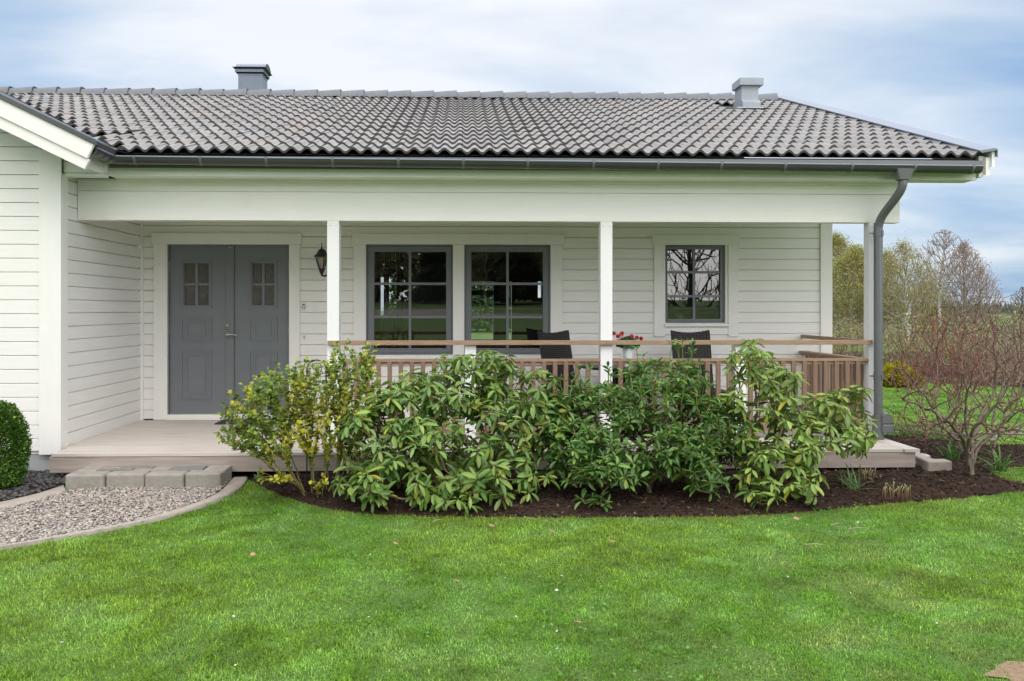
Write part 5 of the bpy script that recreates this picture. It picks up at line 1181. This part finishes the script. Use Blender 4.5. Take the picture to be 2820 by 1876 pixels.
for a in ((696,1530,.045,.4,'curled tan leaf on open turf between kerb and lower picture edge'), (1090,1499,.040,1.2,'small brown leaf near the bed front in the lawn middle'), (1258,1603,.045,2.0,'pale tan leaf in the middle of the lawn'), (1354,1450,.05,.9,'brown curled leaf just below the bark bed between two rhododendrons'), (1683,1493,.06,1.7,'long brown leaf in the lawn below the dark rhododendron'), (2193,1431,.055,.2,'reddish brown leaf by the bed edge under the pale rhododendron'), (1590,1717,.05,2.6,'reddish dry leaf in the turf well below the dark rhododendron'), (1520,1465,.05,1.5,'light brown leaf at the lawn edge near the bed centre')): dryleaf(*a)
def twig(u, v, L, rot, lab):
    x, y = G(u, v, .035); d = np.array([math.cos(rot), math.sin(rot), 0]); m = MB(); c = np.array([x, y, .042]); m.tube([c-d*L/2, c+d*L*.05+np.array([0,0,.008]), c+d*L/2], [.004,.0035,.002], 6); tag(m.build('dry_twig', twig_m), lab, 'twig', 'twigs on the lawn')
twig(2365, 1459, .16, .05, 'straight dry twig on the lawn below the shoots'); twig(2245, 1504, .13, -.15, 'green grey twig on open lawn below the pale rhododendron'); twig(1205, 1437, .09, .7, 'short twig on the lawn close to the broad rhododendron'); twig(2305, 1447, .12, .4, 'pale twig beside a reddish leaf near the bed edge')
petals = [(644,1699), (648,1834), (171,1772), (1015,1701), (1534,1788), (1533,1740), (1533,1627), (2170,1590), (2580,1718), (1547,1587), (2362,1440), (1020,1528), (1421,1700)]
o0 = None
for i, (u, v) in enumerate(petals):
    x, y = G(u, v, .04)
    if o0 is None:
        tv_, tf_ = ico_templates(1, 4, 1); m = MB(); m.add([tuple(p*np.array([.008,.0065,.003])) for p in tv_[0]], [tuple(f) for f in tf_[0]]); o0 = m.build('white_petal', petal_m, smooth=True); o = o0
    else: o = o0.copy(); scene.collection.objects.link(o)
    o.location = (x, y, .044); o.rotation_euler = (r.normal(0,.3), r.normal(0,.3), r.uniform(0,6)); s = r.uniform(.7,1.3); o.scale = (s,s,s); tag(o, 'tiny white petal fleck lying in the green turf', 'petal', 'white petals scattered on the lawn')
# ================================================================ BEYOND AND BEHIND
# golden conifer
r = np.random.default_rng(200); Yc_ = 16.6; cxg = PX(2476, Yc_); root = empty('golden_conifer', (cxg, Yc_, 0), 'low rounded golden green conifer at the far edge of the lawn', 'shrub')
n = 6500; q = r.normal(size=(n,3)); q /= np.linalg.norm(q,axis=1,keepdims=True); q[:,2] = np.abs(q[:,2]); ax = np.array([.42,.42,.44]); P = np.array([cxg,Yc_,.02]) + q*ax*(r.random((n,1))**.3)*(1+.25*(vnoise(q[:,:2]*3,2,72)-.5)[:,None])
Ls = r.uniform(.04,.08,n); t = np.clip(np.linalg.norm((P-np.array([cxg,Yc_,.02]))/ax,axis=1),0,1)[:,None]**3; tn = vnoise(np.c_[P[:,0]+P[:,1],P[:,2]],9,73)[:,None]; c = (np.array([.14,.16,.015])*(1-t)+np.array([.38,.34,.022])*t)*(.6+.8*tn)
instances('foliage', FT[0], FT[1], P, frames(q+r.normal(0,.5,(n,3))+np.array([0,0,.5]), np.tile([[0,0,1.]],(n,1)), r.normal(0,.8,n)), np.c_[Ls*.6,Ls,Ls], c, M['leafs'], None, root)
m = MB(); m.tube([(cxg,Yc_,0),(cxg,Yc_,.25)], .03, 6); o = m.build('stem', M['bark'], root); ca = o.data.color_attributes.new('Col','FLOAT_COLOR','POINT'); ca.data.foreach_set('color', np.tile([.1,.07,.05,1.], len(o.data.vertices)).astype(np.float32))
# far bed with brown earth
sheet('far_bed', [G(2200,1050), G(2420,1052), G(2560,1058), G(2700,1064), G(2900,1072), G(3100,1050), (26,30), (8,30)], M['soil'], .4, lambda Q, d: np.full(len(Q), .02))
# twiggy garden shrubs past the lawn
def far_shrub(name, loc, w, h, n, seed, thin, leafc, nleaf, lsize, label, group, rt=.005, ex=.30):
    r = np.random.default_rng(seed); root = empty(name, (loc[0], loc[1], 0), label, 'shrub', group); T = []
    while len(T) < n:
        q = r.normal(size=3); q /= np.linalg.norm(q); q *= r.random()**.35; q[2] = abs(q[2])
        T.append(np.array([loc[0]+q[0]*w, loc[1]+q[1]*w*.8, .15+q[2]*h]))
    N, par, ends = grow(np.array([[loc[0]+r.normal(0,w*.25), loc[1]+r.normal(0,w*.2), 0] for _ in range(5)]), np.array(T), r, .14, .25, .20, .02, asc=1.1); branch_mesh('branch', N, par, ends, M['bark'], root, rt, ex, .03, thin, (.16,.13,.10), 4)
    if nleaf:
        k = r.choice(len(N), nleaf); P = N[k] + r.normal(0,.05,(nleaf,3)); P = P[P[:,2] > .1*h]; m_ = len(P); s = r.uniform(.6,1.3,m_)*lsize; c = np.array([leafc])*r.lognormal(0,.25,(m_,1)); instances('foliage', FT[0], FT[1], P, frames(r.normal(size=(m_,3)), r.normal(size=(m_,3))), np.c_[s*.6,s,s], c, M['leafs'], None, root)
    return root
gp_ = 'budding shrubs beyond the far lawn'
U = lambda u, Y: (PX(u, Y), Y)
far_shrub('budding_shrub', U(2335,20.5), .75, 1.25, 260, 301, (.20,.155,.085), (.27,.26,.08), 900, .05, 'yellowish budding shrub seen between the house corner and the porch post', gp_)
far_shrub('budding_shrub', U(2450,20.5), .75, 1.05, 260, 302, (.24,.18,.11), (.29,.27,.10), 800, .05, 'pale budding shrub directly behind the golden conifer', gp_)
far_shrub('budding_shrub', U(2560,20), .8, 1.45, 280, 303, (.21,.16,.10), (.27,.26,.08), 850, .05, 'olive budding shrub behind the red twigged shrub tops', gp_)
far_shrub('budding_shrub', U(2660,19.5), .8, 1.15, 260, 304, (.22,.16,.11), (.24,.23,.08), 550, .05, 'brownish budding shrub beyond the middle of the bare shrub', gp_)
far_shrub('budding_shrub', U(2750,18.5), .9, 1.05, 300, 305, (.24,.155,.11), (.22,.18,.09), 250, .05, 'brown twiggy shrub at the far lawn edge past the lichen covered stems', gp_)
far_shrub('budding_shrub', U(2850,17.5), 1.0, .95, 300, 306, (.25,.155,.115), (.22,.18,.09), 200, .05, 'brown twiggy shrub where the far lawn leaves the picture', gp_)
far_shrub('budding_shrub', U(2250,20.5), .8, 1.3, 200, 307, (.20,.155,.085), (.27,.26,.08), 600, .05, 'yellowish shrub mostly behind the house end wall', gp_)
far_shrub('red_budded_shrub', U(2610,14.8), .95, 1.60, 340, 308, (.24,.085,.07), (.27,.095,.075), 800, .032, 'upright shrub with dusky red buds rising behind the bare shrub', None)
# low brown hedge at the end of the far lawn
far_shrub('brown_hedge', U(2815,16.3), 1.15, .62, 420, 309, (.23,.14,.10), (.20,.14,.09), 500, .05, 'low brown leafless hedge along the end of the far lawn', None)
# trees ---------------------------------------------------------------
def tree(name, label, loc, H, crown0, wid, n, seed, thin, thick, leafc, nleaf, lsize, group, trunkr=.11, shape=1.0, bark=None, lean=0, rt=.0075, ex=.36, drop=0.0):
    r = np.random.default_rng(seed); root = empty(name, (loc[0], loc[1], 0), label, 'tree', group); T = []
    while len(T) < n:
        t = r.random()**.8; z = crown0 + (H-crown0)*t; R_ = wid*(math.sin(math.pi*min(1,(t*.86+.12)))**shape); a = r.uniform(0,6.28); rr = R_*math.sqrt(r.random()); T.append(np.array([loc[0]+lean*t+rr*math.cos(a), loc[1]+rr*math.sin(a), z]))
    k = 14; tr = [np.array([loc[0]+lean*(i/k)**1.5+r.normal(0,.05)*(i>0), loc[1]+r.normal(0,.05)*(i>0), H*.95*i/k]) for i in range(k+1)]
    N, par, ends = grow(np.array(tr), np.array(T), r, .30, .34, .12, .03, asc=1.7 if 'mauve' in label else 1.2); par[:k+1] = [-1]+list(range(k))
    # trunk separate from limbs
    m = MB(); m.tube(tr, [trunkr*(1-.85*i/k) for i in range(k+1)], 8); o = m.build('trunk', M['birch'], root, smooth=True); ca = o.data.color_attributes.new('Col','FLOAT_COLOR','POINT'); ca.data.foreach_set('color', np.tile([*thick,1.], len(o.data.vertices)).astype(np.float32))
    par2 = par.copy(); par2[:k+1] = -1
    b = branch_mesh('crown', N, par2, ends, M['bark'], root, rt, ex, trunkr*.55, thin, thick, 4, (.014,.05))
    if nleaf:
        kk = r.choice(np.arange(k+1,len(N)), nleaf); P = N[kk]+r.normal(0,.16,(nleaf,3)); keep = r.random(nleaf) < .35+.9*vnoise(np.c_[P[:,0]+P[:,1],P[:,2]],.9,seed); P = P[keep]; m_ = len(P); s = r.uniform(.6,1.3,m_)*lsize; c = np.array([leafc])*r.lognormal(0,.28,(m_,1)); instances('foliage', FT[0], FT[1], P, frames(r.normal(size=(m_,3))+np.array([0,0,-drop]), r.normal(size=(m_,3))), np.c_[s*.6,s,s], c, M['leafs'], None, root)
    return root
bt = 'birches beyond the garden'; wb = (.58,.56,.53); ol = (.29,.28,.085); tw = (.26,.205,.135)
def th(v, Y): return EYE + (V0 - v)*Y*1.03/F
tree('birch_tree', 'tall olive leafed birch close to the house corner board', U(2300,44), th(655,44), 1.0, 2.0, 1092, 401, tw, wb, ol, 20800, 0.077, bt)
tree('birch_tree', 'pale trunked birch filling the gap between house corner and porch post', U(2341,40), th(690,40), .9, 1.7, 1092, 402, tw, wb, (.30,.29,.09), 22400, 0.072, bt, lean=.3)
tree('birch_tree', 'olive birch half hidden by the porch post and downpipe', U(2375,46), th(755,46), .8, 1.7, 780, 403, tw, wb, ol, 15200, 0.077, bt)
tree('birch_tree', 'small olive birch just past the downpipe', U(2440,46), th(700,46), .7, 1.5, 832, 404, tw, wb, ol, 14400, 0.077, bt)
tree('birch_tree', 'forked birch with pale limbs and thin yellow green leaf beyond the downpipe', U(2502,38), th(672,38), 1.1, 1.75, 1092, 405, (.28,.225,.16), wb, (.29,.28,.10), 9600, 0.061, bt, trunkr=.14, lean=-.25)
tree('birch_tree', 'short leafy birch low between the two taller bare birches', U(2550,47), th(785,47), .5, 1.7, 676, 406, tw, wb, ol, 13600, 0.077, bt)
tree('birch_tree', 'tallest bare birch with a drooping open crown', U(2588,42), th(633,42), 2.4, 1.6, 858, 407, (.23,.19,.17), (.36,.33,.32), (.2,.18,.1), 0, 0.055, bt, trunkr=.12, shape=.8, lean=.25)
tree('bare_tree', 'dense mauve brown leafless tree with a rounded crown', U(2655,44), th(668,44), .8, 1.75, 2318, 408, (.30,.235,.205), (.20,.16,.135), (.22,.16,.12), 1500, .07, 'leafless trees beyond the garden', trunkr=.10, rt=.0065)
tree('bare_tree', 'smaller mauve brown leafless tree on the slope side of the grove', U(2700,45), th(735,45), .6, 1.2, 748, 409, (.29,.23,.20), (.20,.16,.135), (.22,.16,.12), 700, .07, 'leafless trees beyond the garden', trunkr=.08, rt=.0065)
tree('bare_tree', 'distant faint leafless tree at the picture edge above the hills', U(2815,60), th(790,60), 1.0, 1.1, 330, 410, (.16,.13,.13), (.14,.12,.12), (.2,.16,.12), 0, .07, 'leafless trees beyond the garden', trunkr=.07, rt=.012)
# undergrowth below the grove
r = np.random.default_rng(420); n = 45000; Q = np.c_[r.uniform(10,42,n), r.uniform(23,52,n)]; z = r.random(n)**1.2*(.5 + 1.3*vnoise(Q,.4,81) + .035*(Q[:,1]-23)); s = r.uniform(.05,.14,n)
c = np.where((r.random(n)<.55)[:,None], [[.21,.165,.115]], [[.20,.195,.085]])*r.lognormal(0,.25,(n,1)); instances('undergrowth', FT[0], FT[1], np.c_[Q,z], frames(r.normal(size=(n,3)), r.normal(size=(n,3))), np.c_[s*.6,s,s], c, M['leafs'], 'stuff')
# hills on the horizon and the forest on them
def ridge(name, x0, x1, y, h, seed, depth=60):
    r = np.random.default_rng(seed); n = 160; xs = np.linspace(x0, x1, n); base = h*(.7+.3*np.sin(xs*.006+seed)); V = []
    for x_, b_ in zip(xs, base): V += [(x_, y-depth, 0), (x_, y, b_), (x_, y+depth, 0)]
    f = np.array([[3*i+j, 3*i+3+j, 3*i+4+j, 3*i+1+j] for i in range(n-1) for j in (0,1)]); return tag(fast_mesh(name, np.array(V), [f], M['far'], None, None, True), kind='structure')
ridge('hill', 60, 640, 520, 8.5, 3); ridge('hill', 60, 640, 330, 2.4, 5)
r = np.random.default_rng(430); cone = np.array([[[math.cos(k*1.2566),math.sin(k*1.2566),0] for k in range(5)]+[[0,0,1.]]]); cf_ = [np.array([[k,(k+1)%5,5] for k in range(5)])]
n = 1500; P = np.c_[r.uniform(150,420,n), r.uniform(300,335,n), np.full(n,.0)]; hh_ = r.uniform(2.6,4.6,n); instances('far_forest', cone, cf_, P, rotz(r.uniform(0,6,n)), np.c_[hh_*.25,hh_*.25,hh_], np.array([[.030,.045,.042]])*r.uniform(.6,1.3,(n,1)), M['leafs'], 'stuff')
m = MB(); zz_ = [(-1.0,0.004),(-4,.42),(-7.5,1.05),(-11,1.60),(-20,1.95),(-70,2.6)]
for (ya,za),(yb,zb_) in zip(zz_, zz_[1:]): m.quad((-90,yb,zb_),(90,yb,zb_),(90,ya,za),(-90,ya,za))
tag(m.build('slope', M['lawn'], smooth=True), kind='structure')
# spruces beyond the back garden (seen through the house) and those across the drive (seen mirrored in the panes)
def spruce(loc, H, seed, label, group, col=(.020,.034,.016), n=4200):
    r = np.random.default_rng(seed); root = empty('spruce_tree', (loc[0],loc[1],0), label, 'tree', group); t = r.random(n)**.65; z = H*(1-t)*.96+.25; a = r.uniform(0,6.28,n); rm = H*.20*t**.85+.05; rr = rm*(.35+.65*np.sqrt(r.random(n))); rr *= 1+.25*np.sin(z*7+a*2)
    P = np.c_[loc[0]+rr*np.cos(a), loc[1]+rr*np.sin(a), z]; d = np.c_[np.cos(a),np.sin(a),np.full(n,-.25)]; s = r.uniform(.25,.55,n)*(H/9)**.5; instances('crown', FT[0], FT[1], P, frames(d, np.tile([[0,0,1.]],(n,1)), r.normal(0,.4,n)), np.c_[s*.7,s,s], np.array([col])*r.lognormal(0,.3,(n,1)), M['leafs'], None, root)
    m = MB(); m.tube([(*loc,0),(*loc,H*.9)], [.14,.03], 7); o = m.build('trunk', M['bark'], root); ca = o.data.color_attributes.new('Col','FLOAT_COLOR','POINT'); ca.data.foreach_set('color', np.tile([.09,.07,.055,1.], len(o.data.vertices)).astype(np.float32)); return root
def dup_spruce(src, loc, s, label):
    o = copy_tree(src); o.location = (loc[0],loc[1],1.8 if loc[1] < 0 else 0); o.scale = (s,s,s); o.rotation_euler = (0,0,loc[0]*3.7); o['label'] = label; return o
s0 = spruce((-2.2,58), 4.6, 501, 'small spruce beyond the back garden seen through the paired windows', 'spruces behind the house', (.05,.09,.03), 1800)
for k, (x_, y_, s_) in enumerate(((.2,60,1.1),(1.0,57,.9),(1.9,61,1.2),(2.9,58,1.0),(-1.0,62,1.15),(-4.5,60,1.2),(3.9,60,1.1))): dup_spruce(s0, (x_,y_), s_, 'small spruce beyond the back garden seen through the paired windows')
s1 = b1 = None
gb = 'dark spruces across the drive mirrored in the panes'
s1 = spruce((2.2,-17), 7.0, 502, 'dark spruce across the drive mirrored in the paired windows', gb)
s1.location.z = 1.8
for x_, y_, s_ in ((-.6,-19,1.0),(5.4,-21,1.1),(-6.5,-24,1.15),(8.6,-26,.9)): dup_spruce(s1, (x_,y_), s_, 'dark spruce across the drive mirrored in the paired windows')
gd = 'bare trees across the drive mirrored in the panes'
b1 = tree('bare_tree', 'leafless tree across the drive mirrored in the panes', (-4.2,-18), 9.0, 1.5, 3.0, 380, 503, (.16,.12,.07), (.22,.2,.17), (.16,.15,.05), 2600, .16, gd, rt=.014)
b1.location.z = 1.8
for x_, y_, s_ in ((1.0,-15.5,.55),(4.4,-15,.6),(-9.5,-20,1.0),(-13,-24,1.2)):
    o = copy_tree(b1); o.location = (x_,y_,1.8); o.scale = (s_,s_,s_); o.rotation_euler = (0,0,x_)
tree('bare_tree', 'dark branched leafless tree mirrored in the small window', (9.6,-14), 8.5, 1.2, 3.2, 1000, 504, (.045,.035,.032), (.06,.05,.045), (.1,.1,.05), 0, .1, None, trunkr=.13, rt=.010, ex=.36)

# woodland edge beyond the drive (mirrored in the panes)
r = np.random.default_rng(520); n = 36000; X = r.uniform(-26, 6.5, n); Yw = r.uniform(-34, -27, n); z = 2.0 + r.random(n)**.8*(6.2 + 3.0*vnoise(np.c_[X, Yw*0], .35, 82)); s = r.uniform(.28, .62, n)
k = (vnoise(np.c_[X, z], .5, 83) + r.normal(0,.15,n))[:,None]; c = np.where(k > .55, [[.40,.37,.13]], np.where(k > .42, [[.24,.20,.12]], [[.07,.09,.045]]))*r.lognormal(0,.25,(n,1))
instances('woodland', FT[0], FT[1], np.c_[X, Yw, z], frames(r.normal(size=(n,3)), r.normal(size=(n,3))), np.c_[s*.6,s,s], c, M['leafs'], 'stuff')
